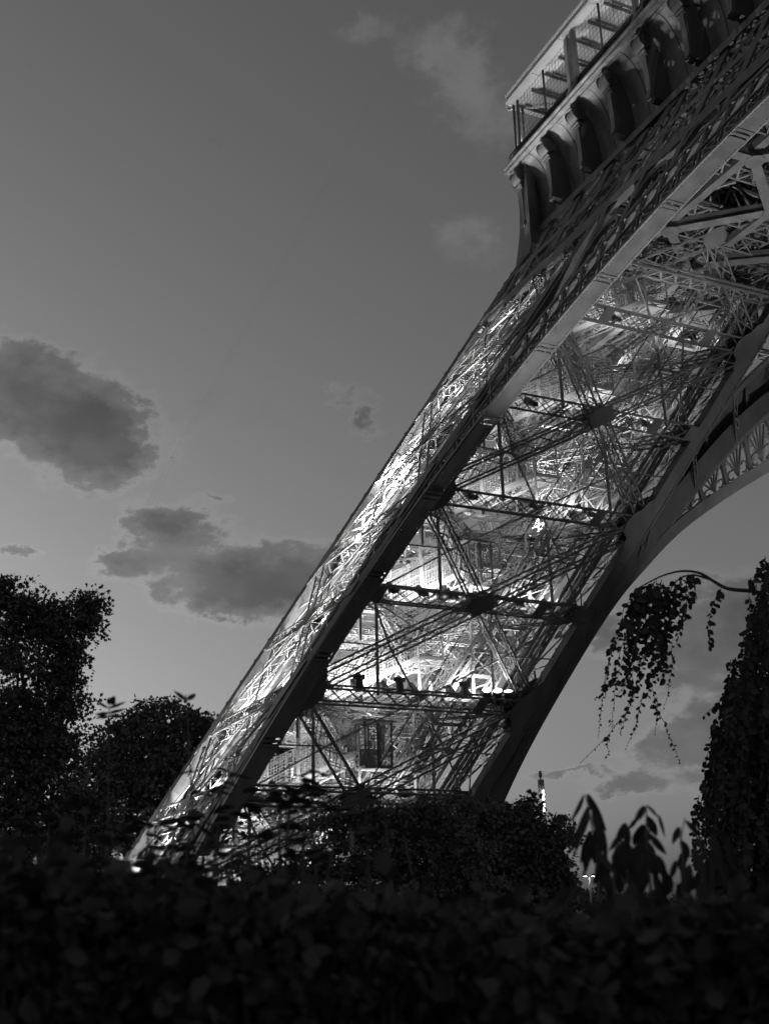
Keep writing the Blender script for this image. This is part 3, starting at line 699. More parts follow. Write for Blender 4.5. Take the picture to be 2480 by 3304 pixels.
def bracket(x):
    global cons_me, scr_me, lip_me
    if cons_me is None:
        P = [(-33.2, 57.0), (-35.0, 57.0), (-35.35, 56.75), (-35.5, 56.35), (-35.4, 55.95), (-35.05, 55.75), (-34.98, 55.3), (-34.92, 54.4), (-34.86, 53.4), (-34.86, 52.4), (-35.0, 51.8), (-34.2, 51.75), (-33.2, 51.75)]
        m = MB(); m.plate([vec(0, y, z) for y, z in P], (1, 0, 0), .62); V_, F2 = m.data(); cons_me = bpy.data.meshes.new('console'); cons_me.from_pydata(V_.tolist(), [], F2); cons_me.materials.append(IRON)
        m = MB()
        sp = []
        for t in np.linspace(0, 4 * math.pi, 44): r_ = .62 * (1 - t / (4.6 * math.pi)); sp.append(vec(0, -34.98 + r_ * math.cos(t + 2.2), 56.22 + r_ * math.sin(t + 2.2)))
        for s in (-1, 1):
            m.tube([p + vec(s * .42, 0, 0) for p in sp], np.linspace(.085, .05, 44), 6)
            m.tube([vec(s * .38, -34.98, 56.22), vec(s * .5, -34.98, 56.22)], .16, 10)
        m.tube([vec(-.42, -34.98, 56.22), vec(.42, -34.98, 56.22)], .6, 20)
        V_, F2 = m.data(); scr_me = bpy.data.meshes.new('scroll'); scr_me.from_pydata(V_.tolist(), [], F2); scr_me.materials.append(IRON)
        m = MB(); Q = [(-35.15, 55.7), (-35.03, 55.3), (-34.97, 54.4), (-34.91, 53.4), (-34.91, 52.4), (-35.05, 51.85)]
        m.ribbon([vec(-.22, y, z) for y, z in Q], [vec(.22, y, z) for y, z in Q], .06)
        m.tube([vec(-.4, -35.1, 55.45), vec(.4, -35.1, 55.45)], .14, 8); m.tube([vec(-.38, -35.0, 55.2), vec(.38, -35.0, 55.2)], .1, 8)
        V_, F2 = m.data(); lip_me = bpy.data.meshes.new('acanthus_strip'); lip_me.from_pydata(V_.tolist(), [], F2); lip_me.materials.append(IRON)
    o = link('console', cons_me, T); o.location = (x, 0, 0)
    for nm_, me_ in (('scroll', scr_me), ('front_strip', lip_me)):
        s = link(nm_, me_, o)
for x in BX: bracket(x)
# corner console seen in outline, on the return side
m = MB(); P = [(-33.4, 57.0), (-35.0, 57.0), (-35.5, 56.4), (-35.0, 55.75), (-34.7, 54.9), (-34.68, 53.4), (-34.85, 51.8), (-35.2, 50.6), (-36.0, 48.6), (-34.5, 48), (-33.4, 50)]
m.plate([vec(x, -34.5, z) for x, z in P], (0, 1, 0), .8); m.build('corner_console', IRON, T)
# cornice
m = MB()
m.bar(vec(-35.4, -35.25, 57.35), vec(22, -35.25, 57.35), .7, .3); m.build('cornice', FRIEZE, T)
m = MB(); m.tube([vec(-35.45, -35.55, 57.62), vec(22, -35.55, 57.62)], .17, 10); m.build('cornice_roll', FRIEZE, T)
m = MB(); m.bar(vec(-35.1, -35.2, 57.35), vec(-35.1, -16, 57.35), .6, .3); m.build('cornice', FRIEZE, T)
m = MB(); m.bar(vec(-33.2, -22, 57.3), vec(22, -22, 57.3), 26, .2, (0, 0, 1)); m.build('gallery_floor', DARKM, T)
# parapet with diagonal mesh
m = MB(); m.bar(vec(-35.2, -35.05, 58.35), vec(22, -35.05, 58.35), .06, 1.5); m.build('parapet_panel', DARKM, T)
m = MB()
for x in np.arange(-35.2, 20, .45):
    m.bar(vec(x, -35.12, 57.7), vec(x + .9, -35.12, 58.75), .035); m.bar(vec(x + .9, -35.14, 57.7), vec(x, -35.14, 58.75), .035)
m.bar(vec(-35.3, -35.1, 58.8), vec(20, -35.1, 58.8), .09); m.build('parapet_mesh', STEELD, T, 'stuff')
# gallery posts
def big_post(x):
    m = MB(); m.bar(vec(x, -35.2, 57.5), vec(x, -35.2, 63.1), .34, .34, (0, 1, 0)); o = m.build('gallery_post', FRIEZE, T)
    m = MB(); m.bar(vec(x + .75, -35.2, 57.5), vec(x + .75, -35.2, 63.2), .3, .34, (0, 1, 0)); m.build('post_leaf', IRON, o)
    m = MB()
    for i in range(13):
        z = 57.8 + i * .4; s = .2 if i % 2 else -.2; m.bar(vec(x + .37 - s, -35.1, z), vec(x + .37 + s, -35.1, z + .4), .05)
    m.build('lacing', PALE, o, 'stuff')
    m = MB(); m.tube([vec(x - .15, -35.45, 57.75), vec(x + .35, -35.35, 58.1), vec(x + .85, -35.3, 58.35)], [.22, .3, .2], 10); m.build('post_foot', PALE, o)
for x in (-26.3, -18.45, -10.6, -2.8, 5): big_post(x)
for x in (-29.6, -22.3, -14.5, -6.7, 1.1): 
    m = MB(); m.bar(vec(x, -35.2, 57.6), vec(x, -35.2, 62.9), .14, .14); m.build('slim_post', STEELD, T)
for (x, y) in ((-34.1, -35.1), (-33.5, -35.1), (-34.1, -34.3)):
    m = MB(); m.bar(vec(x, y, 57.6), vec(x, y, 63.1), .16, .16); m.build('slim_post', STEELD, T)
m = MB(); m.tube([vec(-34.6, -35.45, 57.75), vec(-34.0, -35.35, 58.1), vec(-33.6, -35.3, 58.3)], [.2, .3, .18], 10); m.build('post_foot', PALE, T)
m = MB()   # diamond mesh across the gallery end, square mesh along the front
for i in range(-14, 20):
    y0 = -35 + i * .42
    for s in (1, -1):
        ya, yb = y0, y0 + 2.7 * s
        pts = [(y0 + 2.7 * s * t, 58.5 + 4.4 * t) for t in np.linspace(0, 1, 24) if -35.1 <= y0 + 2.7 * s * t <= -29.5]
        if len(pts) > 1: m.bar(vec(-34.1, *pts[0]), vec(-34.1, *pts[-1]), .022)
for z in np.arange(58.8, 62.9, .45): m.bar(vec(-34, -35.15, z), vec(10, -35.15, z), .018)
for x in np.arange(-34, 10, .4): m.bar(vec(x, -35.16, 58.6), vec(x, -35.16, 63), .018)
m.build('wire_screen', STEELD, T, 'stuff')
# canopy roof: soffit boards, edge beam, lamps
for k in range(14):
    m = MB(); xa = -34.5 + 3.92 * k; m.bar(vec(xa + .02, -33.9, 63.35), vec(xa + 3.9, -33.9, 63.35), 3.6, .12, (0, 0, 1)); m.build('canopy_board', ROOFM, T)
m = MB(); m.tube([vec(-34.45, -35.3, 64.05), vec(20, -35.3, 64.05)], .34, 14); m.build('canopy_edge', ROOFM, T, smooth=True)
m = MB(); m.bar(vec(-34.5, -35.25, 63.45), vec(20, -35.25, 63.45), .5, .22); m.build('canopy_fascia', ROOFM, T)
m = MB(); m.bar(vec(-34.5, -35.4, 63.4), vec(-34.5, -24, 63.4), .45, .3); m.bar(vec(-34.7, -35.3, 63.1), vec(-31, -29, 63.1), .2, .2); m.build('canopy_fascia', ROOFM, T)
m = MB(); m.bar(vec(-33.6, -28.2, 63.3), vec(20, -28.2, 63.3), 7.8, .3, (0, 0, 1)); m.build('canopy_inner', DARKM, T)  # dark colour stands in for the shade deeper under the canopy
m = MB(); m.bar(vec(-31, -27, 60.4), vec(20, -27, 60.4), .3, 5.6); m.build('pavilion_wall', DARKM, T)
for k in range(28):
    x = -34 + k * 1.96
    m = MB(); m.bar(vec(x, -34.7, 63.1), vec(x, -30.5, 63.1), .1, .24); m.bar(vec(x + .35, -34.2, 63.12), vec(x + .35, -31, 63.12), .08, .2)
    for j in range(5): m.bar(vec(x, -34.4 + j * .8, 63.05), vec(x + .4, -34.0 + j * .8, 63.05), .05)
    m.build('canopy_joist', STEELD, T)
for k in range(14):
    x = -31 + k * 2.4 + rng.uniform(-.6, .6); y = rng.uniform(-32.5, -30)
    m = MB()
    for dx_ in (0, .42): m.tube([vec(x + dx_, y + dx_ * .5, 62.5), vec(x + dx_, y + dx_ * .5, 62.68)], .12, 8)
    o = m.build('ceiling_lamp', BULB, T)
for k in range(5):
    l = bpy.data.lights.new('gallery_lamp', 'POINT'); l.energy = 150; l.shadow_soft_size = .3
    o = bpy.data.objects.new('gallery_lamp', l); COL.objects.link(o); o.location = (-33.3 + k * 6.5, -34.3, 59.4)
# ------------------------------------------------------------------ ground projectors under the arches
def ground_projector(p, tgt, power, ang, label):
    p = np.array(p, float); d = unit(np.array(tgt, float) - p)
    t = root('ground_projector', (p[0], p[1], 0), label, 'floodlight', 'projectors lighting the arches from the ground')
    m = MB(); m.bar(vec(p[0] - .4, p[1], .05), vec(p[0] + .4, p[1], .05), .6, .12); m.build('base', STEELD, t)
    m = MB(); m.bar(vec(p[0] - .4, p[1], .1), vec(p[0] - .4, p[1], .9), .06); m.bar(vec(p[0] + .4, p[1], .1), vec(p[0] + .4, p[1], .9), .06); m.build('yoke', STEELD, t)
    m = MB(); m.tube([p - d * .45, p - d * .3, p], [.2, .28, .34], 14); h = m.build('housing', STEELD, t)
    m = MB(); m.tube([p + d * .005, p + d * .02], .31, 14); m.build('lens', LENS, h)
    spot(p + d * .1, tgt, power, ang, 'projector_lamp', .3)
ground_projector((-12, -47, .9), (-14, -41.3, 37), 42000, 44, 'ground floodlight aimed straight up at the near arch soffit')
ground_projector((-33, -14, .9), (-41, -12, 36), 70000, 70, 'ground floodlight aimed up at the far bright arch')
ground_projector((9, -8, .9), (-26, -20, 33), 15000, 38, 'added dim fill light in the middle aimed at the inner arch')  # fill lamp added to lift the tone of the inner arch
ground_projector((6, -22, .9), (-21, -30.5, 50), 38000, 22, 'added ground light aimed up at the trusses under the first floor')  # lamp added to brighten the floor trusses from below
# ================================================================== vegetation
OVAL = (np.array([(0, 0, 0), (-.33, .32, .07), (-.27, .74, .05), (0, 1.02, -.06), (.27, .74, .05), (.33, .32, .07)]), [(0, 1, 2, 3), (0, 3, 4, 5)])
LONG = (np.array([(0, 0, 0), (-.13, .3, .03), (-.1, .7, -.04), (0, 1.05, -.16), (.1, .7, -.04), (.13, .3, .03)]), [(0, 1, 2, 3), (0, 3, 4, 5)])
LOBE = (np.array([(0, 0, 0), (-.5, .18, .05), (-.24, .45, .02), (-.46, .8, .02), (-.1, .72, 0), (0, 1.08, -.05), (.1, .72, 0), (.46, .8, .02), (.24, .45, .02), (.5, .18, .05)]), [(0, 1, 2), (0, 2, 3, 4), (0, 4, 5, 6), (0, 6, 7, 8), (0, 8, 9)])
DIAM = (np.array([(0, 0, 0), (-.4, .5, .08), (0, 1, 0), (.4, .5, -.02)]), [(0, 1, 2, 3)])
def leaf_arrays(tpl, P, D, size, roll=None):
    n = len(P); D = D / (np.linalg.norm(D, axis=1)[:, None] + 1e-9)
    r = rng.normal(size=(n, 3)); X = np.cross(D, r); X /= np.linalg.norm(X, axis=1)[:, None] + 1e-9
    if roll is not None:   # leaf faces mostly this way
        Z = np.tile(np.array(roll, float), (n, 1)) + rng.normal(size=(n, 3)) * .55; X = np.cross(D, Z); X /= np.linalg.norm(X, axis=1)[:, None] + 1e-9
    Z = np.cross(X, D); t = tpl[0]; size = np.broadcast_to(size, (n,))[:, None, None]
    V = P[:, None] + size * (X[:, None] * t[None, :, :1] + D[:, None] * t[None, :, 1:2] + Z[:, None] * t[None, :, 2:])
    k = len(t); return V.reshape(-1, 3), [(f, k) for f in tpl[1]], n, k
def leaf_mesh(name, tpl, P, D, size, mt, parent, kind=None, roll=None):
    V, fs, n, k = leaf_arrays(tpl, np.asarray(P, float), np.asarray(D, float), np.asarray(size, float), roll)
    V = V - np.array(PLOC[parent.name]); me = bpy.data.meshes.new(name)
    lens = np.tile([len(f) for f in tpl[1]], n); flat = np.concatenate([np.array(f) for f in tpl[1]])
    loops = (flat[None] + k * np.arange(n)[:, None]).reshape(-1)
    me.vertices.add(len(V)); me.vertices.foreach_set('co', V.reshape(-1).astype(np.float32))
    me.loops.add(len(loops)); me.loops.foreach_set('vertex_index', loops.astype(np.int32))
    me.polygons.add(len(lens)); st = np.concatenate([[0], np.cumsum(lens)[:-1]])
    me.polygons.foreach_set('loop_start', st.astype(np.int32)); me.update(calc_edges=True); me.materials.append(mt)
    return link(name, me, parent, kind)
def px_blob(px, py, rx, ry, D, depth=None):
    c = at(px, py, D); k = D / FPX * 1.06
    return c, rx * k, ry * k, (depth if depth else (rx + ry) / 2 * k * .65)
H_ = unit(np.cross(F_, vec(0, 0, 1))); FW = unit(vec(F_[0], F_[1], 0))
def tree(name, label, blobs_, D, leaf, n_leaf, tpl=LOBE, clusters=None, crown_bias=.55, mt=LEAF, group=None, trunk_px=None, cl_r=.55, cat='tree', trunk_r=.3):
    B = [px_blob(*b, D) for b in blobs_]
    cx = trunk_px if trunk_px else np.mean([b[0] for b in blobs_]); g0 = at(cx, 2986, D); g0[2] = 0
    t = root(name, tuple(g0), label, cat, group)
    top = max(b[0][2] for b in B); low = min(b[0][2] for b in B)
    fork = g0 + vec(0, 0, max(1.2, min(low, top * .35)))
    wgt = np.array([b[1] * b[2] for b in B]); wgt = wgt ** .8; wgt = wgt / wgt.sum(); nc = clusters or max(40, n_leaf // 45)
    cen = []
    for i in rng.choice(len(B), nc, p=wgt):
        c, rx, ry, rd = B[i]; d = rng.normal(size=3); d /= np.linalg.norm(d); r = rng.uniform(crown_bias ** 3, 1) ** (1 / 3)
        cen.append(c + r * (H_ * d[0] * rx + vec(0, 0, 1) * d[2] * ry + FW * d[1] * rd))
    cen = np.array(cen); cen[:, 2] = np.maximum(cen[:, 2], .15)
    m = MB(); m.tube([g0 - vec(0, 0, .2), (g0 + fork) / 2 + vec(.1, 0, 0), fork], [trunk_r, trunk_r * .8, trunk_r * .65], 10); m.build('trunk', BARK, t)
    m = MB(); bc = []
    for c, rx, ry, rd in B:
        k1 = fork + (c - fork) * .5 + rng.normal(size=3) * .3; m.tube([fork - vec(0, 0, .1), k1, c], [trunk_r * .42, trunk_r * .28, trunk_r * .12], 6); bc.append(c)
    bc = np.array(bc)
    for c in cen[::max(1, len(cen) // 260)]:
        j = np.argmin(((bc - c) ** 2).sum(1)); b = bc[j]; mid = (b + c) / 2 + rng.normal(size=3) * .15; m.tube([b, mid, c], [trunk_r * .1, trunk_r * .06, trunk_r * .025], 4, False)
    m.build('limbs', BARK, t)
    idx = rng.integers(0, nc, n_leaf); off = rng.normal(size=(n_leaf, 3)); off /= np.linalg.norm(off, axis=1)[:, None]; off *= rng.random((n_leaf, 1)) ** .5 * vec(1, 1, .62)
    P = cen[idx] + off * (leaf * 3.4 * cl_r) * rng.uniform(.5, 1.6, (nc, 1))[idx]
    P[:, 2] = np.maximum(P[:, 2], .05)
    Dd = rng.normal(size=(n_leaf, 3)) * .8 + (P - cen[idx]) / leaf * .4 + vec(0, 0, -.25)
    leaf_mesh('crown', tpl, P, Dd, leaf * rng.uniform(.6, 1.25, n_leaf), mt, t)
    return t
tree('plane_tree', 'tall open plane tree at the left edge, sky showing between its limbs',
     [(35,1925,70,55),(130,1985,90,70),(255,1985,70,60),(300,1950,35,45),(200,2060,95,70),(60,2080,120,110),(180,2180,75,70),(110,2280,150,90),(235,2275,40,45),(60,2430,150,110),(190,2400,95,90),(120,2560,200,100),(60,2700,220,110),(230,2690,150,100),(-120,2100,130,180),(-100,2400,170,220)],
     56, .2, 44000, LOBE, clusters=640, crown_bias=.1, trunk_px=60, cl_r=1.05, trunk_r=.38)
tree('chestnut_tree', 'round domed chestnut tree standing dark behind the foot of the tower',
     [(520,2430,150,160),(420,2440,110,120),(620,2440,110,130),(350,2560,120,130),(540,2600,220,180),(700,2560,110,150),(860,2480,90,90),(900,2600,110,120),(470,2800,300,150),(800,2780,220,120)],
     150, .5, 60000, LOBE, clusters=2200, crown_bias=.8, trunk_px=560, cl_r=.8, trunk_r=.6)
tree('plane_tree', 'leafy plane tree below the arch, in outline against the slim lit pylon',
     [(1575,2680,80,60),(1640,2650,60,45),(1700,2630,30,42),(1711,2574,16,20),(1802,2655,26,15),(1834,2702,20,13),(1814,2784,24,11),(1832,2834,20,11),(1814,2874,22,11),(1620,2612,30,14),(1722,2690,42,40),(1785,2722,40,30),(1790,2770,30,25),(1700,2740,90,80),(1775,2815,45,30),(1640,2800,120,90),(1790,2860,32,22),(1770,2890,60,40),(1560,2850,150,110),(1700,2920,130,90),(1600,3000,200,110)],
     58, .2, 38000, LOBE, clusters=900, crown_bias=.35, trunk_px=1650, cl_r=.8, trunk_r=.25)
tree('lime_tree', 'low bushy lime tree hiding the foot of the tower below the middle of the leg',
     [(1130,2632,40,16),(1060,2645,40,18),(1290,2622,30,13),(1400,2606,24,13),(1505,2604,30,13),(1120,2690,70,45),(1230,2660,80,50),(1340,2660,80,55),(1440,2650,80,55),(1180,2760,130,80),(1330,2760,140,90),(1470,2760,120,90),(1250,2880,220,110),(1450,2900,180,110),(1020,2790,80,50),(1010,2880,140,90),(820,2860,150,70),(900,2960,260,90)],
     52, .17, 34000, LOBE, clusters=800, crown_bias=.45, trunk_px=1280, cl_r=.8, trunk_r=.25)
tree('distant_hedge', 'clipped far hedge line under the sky to the left of the street lamp',
     [(1850,2895,50,26),(1910,2915,55,26),(1970,2910,60,34),(2060,2925,70,28),(1800,2920,60,30),(2150,2930,80,26)], 100, .3, 6000, OVAL, clusters=260, crown_bias=.3, mt=LEAFD, trunk_px=1900, cat='hedge', trunk_r=.15)
# weeping beech at the right edge -----------------------------------------------------------------
DW = 14.0
g0 = at(2560, 2986, DW); g0[2] = 0
wb = root('weeping_beech', tuple(g0), 'weeping beech, a dark curtain of leafy strands at the right edge', 'tree')
m = MB(); m.tube([g0 - vec(0, 0, .2), at(2575, 2600, DW), at(2600, 2200, DW), at(2640, 2000, DW)], [.22, .18, .13, .07], 10); m.build('trunk', BARK, wb)
arch = [at(*p, DW + dz) for p, dz in (((2640,1998),0),((2560,1955),0),((2480,1928),0),((2430,1908),0),((2370,1903),0),((2335,1895),-.05),((2295,1872),-.1),((2262,1852),-.15),((2225,1843),-.2),((2180,1845),-.2),((2130,1860),-.22),((2080,1885),-.25),((2045,1905),-.25))]
arch = catmull(arch, 5); m = MB(); m.tube(arch, np.linspace(.034, .006, len(arch)), 8)
a2 = catmull([at(*p, DW - .1) for p in ((2290,1870),(2240,1856),(2200,1862),(2170,1888),(2150,1930))], 5); m.tube(a2, np.linspace(.014, .005, len(a2)), 6)
a3 = catmull([at(*p, DW - .25) for p in ((2048,1940),(2030,1942),(2015,1955),(2008,1975))], 4); m.tube(a3, .005, 5)
br = m.build('branch', BARK, wb)
strands = []   # (pixel polyline, leaf size start/end, leaves)
def strand(x0, y0, x1, y1, big=1., n=None, bow=0, tail=.35):
    k = 7; P = []
    for i in range(k):
        t = i / (k - 1); P.append((x0 + (x1 - x0) * t + bow * math.sin(math.pi * t) + rng.normal() * 3, y0 + (y1 - y0) * t))
    strands.append((P, big, n or max(5, int(math.hypot(x1 - x0, y1 - y0) / 11)), tail))
# cluster hanging from the arching branch
for x0, y0, x1, y1 in ((2070,1890,1960,2230),(2060,1895,1985,2210),(2080,1890,2005,2250),(2090,1885,2030,2240),(2100,1880,2045,2265),(2110,1875,2060,2220),(2120,1870,2085,2250),(2130,1870,2100,2215),(2150,1900,2120,2190),(2160,1890,2140,2120),(2190,1860,2165,2010),(2215,1850,2190,2040),(2230,1850,2215,2000),(2240,1850,2225,1960),(2200,1855,2185,2080),(2175,1880,2150,2090),
                       (2050,1905,1975,2080),(2045,1905,1955,2110),(2008,1975,1990,2060),(2140,1880,2110,2060),(2090,1885,2020,2140),(2110,1890,2075,2130),(2125,1900,2140,2200),(2065,1900,2010,2160),(2085,1900,2055,2120),(2150,1895,2095,2150),(2180,1870,2130,2150)):
    strand(x0, y0, x1, y1, 1.15, bow=rng.uniform(-8, 8), tail=.8)
for x0, y0, x1, y1, b in ((1965,2120,1926,2384,-4),(1985,2180,1970,2330,4),(2040,2190,2003,2365,6),(2070,2230,2018,2420,8),(2095,2190,2118,2310,0),(2165,2070,2140,2290,10),(2120,2250,2108,2374,3),(1970,2320,1974,2345,0),(1960,2370,1953,2448,4),(2015,2300,1998,2372,0),(1980,2060,1948,2250,-6),(1950,2230,1915,2258,0),(2030,2160,1985,2250,0)):
    strand(x0, y0, x1, y1, .85, bow=b, tail=.3)
strand(2030, 2280, 1866, 2464, .7, bow=14, tail=.35); strand(2105, 2270, 2189, 2464, .75, bow=10, tail=.4)
strand(2325, 1893, 2298, 2100, 1.15, n=20, bow=-28, tail=.7)
# the curtain: outline points of its left edge
edge = [(2440,1910),(2415,1960),(2408,2050),(2392,2110),(2375,2170),(2350,2230),(2342,2300),(2334,2340),(2300,2390),(2292,2450),(2280,2520),(2262,2590),(2248,2660),(2225,2720),(2205,2800)]
for i in range(125):
    t = rng.uniform(0, 1) ** .8 * (len(edge) - 2); k = int(t); f = t - k; x = edge[k][0] * (1 - f) + edge[k + 1][0] * f; y = edge[k][1] * (1 - f) + edge[k + 1][1] * f
    inx = abs(rng.normal()) * 75 - 6; strand(x + inx + 14, y - 120 + inx * -.3, x + inx + rng.uniform(-26, 14), y + rng.uniform(40, 230), rng.uniform(.75, 1.3), bow=rng.uniform(-9, 9), tail=rng.uniform(.4, .9))
for i in range(140):
    y = rng.uniform(2120, 2950); x = rng.uniform(max(2330 if y < 2400 else 2290, 2280), 2720); strand(x + rng.uniform(0, 40), y - 150, x, y + 150, 1.2, tail=.9)
strand(2350, 2240, 2264, 2318, 1.0, n=12, bow=-6, tail=.6); strand(2345, 2255, 2300, 2330, 1.0, n=8, tail=.8)
m = MB(); LP, LD, LS = [], [], []
for P, big, n, tail in strands:
    dz = rng.uniform(-.35, .35) if P[0][0] > 2300 else rng.uniform(-.35, -.1)
    if P[0][0] > 2300: dz = rng.uniform(-.6, .9)
    pts = [at(x, y, DW + dz) for x, y in P]; m.tube(pts, np.linspace(.0045, .002, len(pts)), 4, False)
    for i in range(n):
        t = (i + rng.uniform(.2, .8)) / n * (len(pts) - 1); k = min(int(t), len(pts) - 2); p = pts[k] + (pts[k + 1] - pts[k]) * (t - k)
        s = .098 * big * (1 + (tail - 1) * (t / (len(pts) - 1))) * rng.uniform(.45, 1.25)
        LP.append(p); LD.append(vec(0, 0, -.75) + rng.normal(size=3) * .45 + H_ * (1 if i % 2 else -1) * .5); LS.append(s)
m.build('twigs', BARK, wb, 'stuff')
LP, LD, LS = np.array(LP), np.array(LD), np.array(LS)
# leaves that show singly against the sky are parts, the rest is one mass
pxs = 1240 + FPX * ((LP - CAM) @ R_) / ((LP - CAM) @ F_); single = np.where(pxs < 2325)[0]; order = single[np.argsort(-LS[single])][:300]
oval_me = bpy.data.meshes.new('leaf'); oval_me.from_pydata(OVAL[0].tolist(), [], OVAL[1]); oval_me.materials.append(LEAF2)
def leaf_object(p, d, s, parent, me, face=None):
    d = unit(d); z = (-F_ + rng.normal(size=3) * .5) if face is None else (np.array(face, float) + rng.normal(size=3) * .22); x = unit(np.cross(d, z)); z = np.cross(x, d); q_ = np.array(p) - np.array(PLOC[parent.name])
    o = link('leaf', me, parent); o.matrix_local = Matrix(((x[0] * s, d[0] * s, z[0] * s, q_[0]), (x[1] * s, d[1] * s, z[1] * s, q_[1]), (x[2] * s, d[2] * s, z[2] * s, q_[2]), (0, 0, 0, 1))); return o
for i in order: leaf_object(LP[i], LD[i], LS[i], br, oval_me)
rest = np.setdiff1d(np.arange(len(LP)), order)
leaf_mesh('foliage', OVAL, LP[rest], LD[rest], LS[rest], LEAF2, wb, 'stuff', roll=-F_)
# dark core of the curtain: many small leaves deep inside
n = 5200; yy = rng.uniform(2260, 3150, n); lim = np.interp(yy, [e[1] for e in edge], [e[0] for e in edge]); xx = lim + 75 + rng.random(n) * (2760 - lim - 75)
P = np.array([at(x, y, DW + d) for x, y, d in zip(xx, yy, rng.uniform(.1, 1.2, n))]); P[:, 2] = np.maximum(P[:, 2], .1)
leaf_mesh('foliage', OVAL, P, vec(0, 0, -1) + rng.normal(size=(n, 3)) * .5, .11 * rng.uniform(.7, 1.2, n), LEAF2, wb, 'stuff', roll=-F_)
# near shrub with long drooping leaves (out of focus), bottom right --------------------------------
DS = 4.0
long_me = bpy.data.meshes.new('leaf')
LV_ = []; LF_ = []
for i in range(7):
    t = i / 6; w = .155 * math.sin(math.pi * min(1, t * .93 + .05)) ** .8 * (1 - .35 * t) + .004; z = -.28 * t * t
    LV_ += [(-w, t, z + .035 * w / .15), (0, t, z), (w, t, z + .035 * w / .15)]
for i in range(6): LF_ += [(3 * i, 3 * i + 1, 3 * i + 4, 3 * i + 3), (3 * i + 1, 3 * i + 2, 3 * i + 5, 3 * i + 4)]
long_me.from_pydata(LV_, [], LF_); long_me.materials.append(LEAF2)
g0 = at(2050, 2986, DS); g0[2] = 0
sh = root('long_leaved_shrub', tuple(g0), 'near blurred shrub with long pointed drooping leaves against the low sky on the right', 'shrub')
def px_leaf(x0, y0, x1, y1, w, D, parent, me):
    a, b = at(x0, y0, D), at(x1, y1, D + rng.uniform(-.05, .05)); s = np.linalg.norm(b - a); d = (b - a) / s
    z = unit(-F_ + H_ * rng.uniform(-.3, .3)); x = unit(np.cross(d, z)); z = np.cross(x, d); wpx = math.hypot(x1 - x0, y1 - y0); sw = s * (w / wpx) / .34
    q_ = a - np.array(PLOC[parent.name]); o = link('leaf', me, parent)
    o.matrix_local = Matrix(((x[0] * sw, d[0] * s, z[0] * s, q_[0]), (x[1] * sw, d[1] * s, z[1] * s, q_[1]), (x[2] * sw, d[2] * s, z[2] * s, q_[2]), (0, 0, 0, 1))); return o
NEAR = [(1882,2565,1851,2652,19),(1853,2645,1846,2722,14),(1895,2562,1952,2690,36),(1897,2602,1860,2745,40),(1872,2690,1854,2762,15),(1892,2700,1878,2754,16),(1910,2610,1953,2735,42),(1928,2650,1957,2770,38),
        (1902,2680,1886,2775,34),(1922,2672,1926,2795,50),(1903,2760,1877,2838,18),(1935,2752,1984,2828,28),(1930,2770,1936,2890,40),(1940,2800,1985,2925,44),(1880,2640,1868,2720,34),
        (2014,2655,1990,2735,36),(2016,2658,2032,2758,38),(1996,2698,1970,2744,24),(2002,2722,1984,2810,50),(2024,2730,2040,2830,46),(2006,2790,1996,2890,54),
        (2078,2600,2053,2652,28),(2054,2640,2028,2676,18),(2085,2598,2128,2640,14),(2122,2630,2143,2688,13),(2086,2634,2124,2706,36),(2074,2660,2046,2740,46),(2090,2676,2062,2765,44),(2093,2690,2152,2765,32),(2064,2720,2036,2820,56),(2096,2740,2118,2840,52),(2120,2760,2152,2850,36),(2070,2780,2072,2900,66),
        (2190,2668,2170,2722,28),(2210,2648,2254,2694,22),(2194,2712,2230,2772,34),(2180,2776,2164,2836,26),(2200,2780,2216,2860,38),(2160,2830,2138,2915,48),(2236,2740,2276,2850,44),(2204,2840,2196,2930,50),(2246,2700,2290,2780,32),
        (2290,2690,2335,2790,38),(2300,2700,2310,2840,42),(2340,2700,2372,2820,34),(2310,2760,2360,2870,42),(2280,2780,2290,2900,48)]
for (x0, y0, x1, y1, w) in NEAR: px_leaf(x0, y0, x1, y1, w, DS + rng.uniform(-.25, .25), sh, long_me)
for (cx_, cy_) in ((1916, 2700), (1925, 2760), (2005, 2740), (2030, 2800), (2080, 2730), (2110, 2790), (2065, 2800), (2140, 2840), (2205, 2770), (2230, 2820), (2180, 2850)):
    for i in range(3):
        x, y = cx_ + rng.normal() * 14, cy_ + rng.normal() * 20; px_leaf(x, y, x + rng.normal() * 26, y + rng.uniform(70, 115), rng.uniform(30, 46), DS + rng.uniform(-.2, .3), sh, long_me)
for i in range(110):
    x, y = rng.uniform(1975, 2520), rng.uniform(2870, 3250)
    px_leaf(x, y, x + rng.normal() * 40, y + rng.uniform(90, 150), rng.uniform(40, 65), DS + rng.uniform(-.4, .5), sh, long_me)
m = MB()
for P in (((1960,3200),(1935,2900),(1915,2700),(1888,2563)), ((2030,3200),(2028,2900),(2018,2655)), ((2110,3200),(2100,2900),(2084,2680),(2084,2598)), ((2230,3200),(2215,2900),(2195,2700),(2208,2640)), ((2300,3200),(2300,2900),(2290,2690)), ((1990,2985),(1975,2760),(2000,2740))):
    m.tube([at(x, y, DS) for x, y in P], np.linspace(.007, .002, len(P)), 5, False)
m.build('stems', BARK, sh)
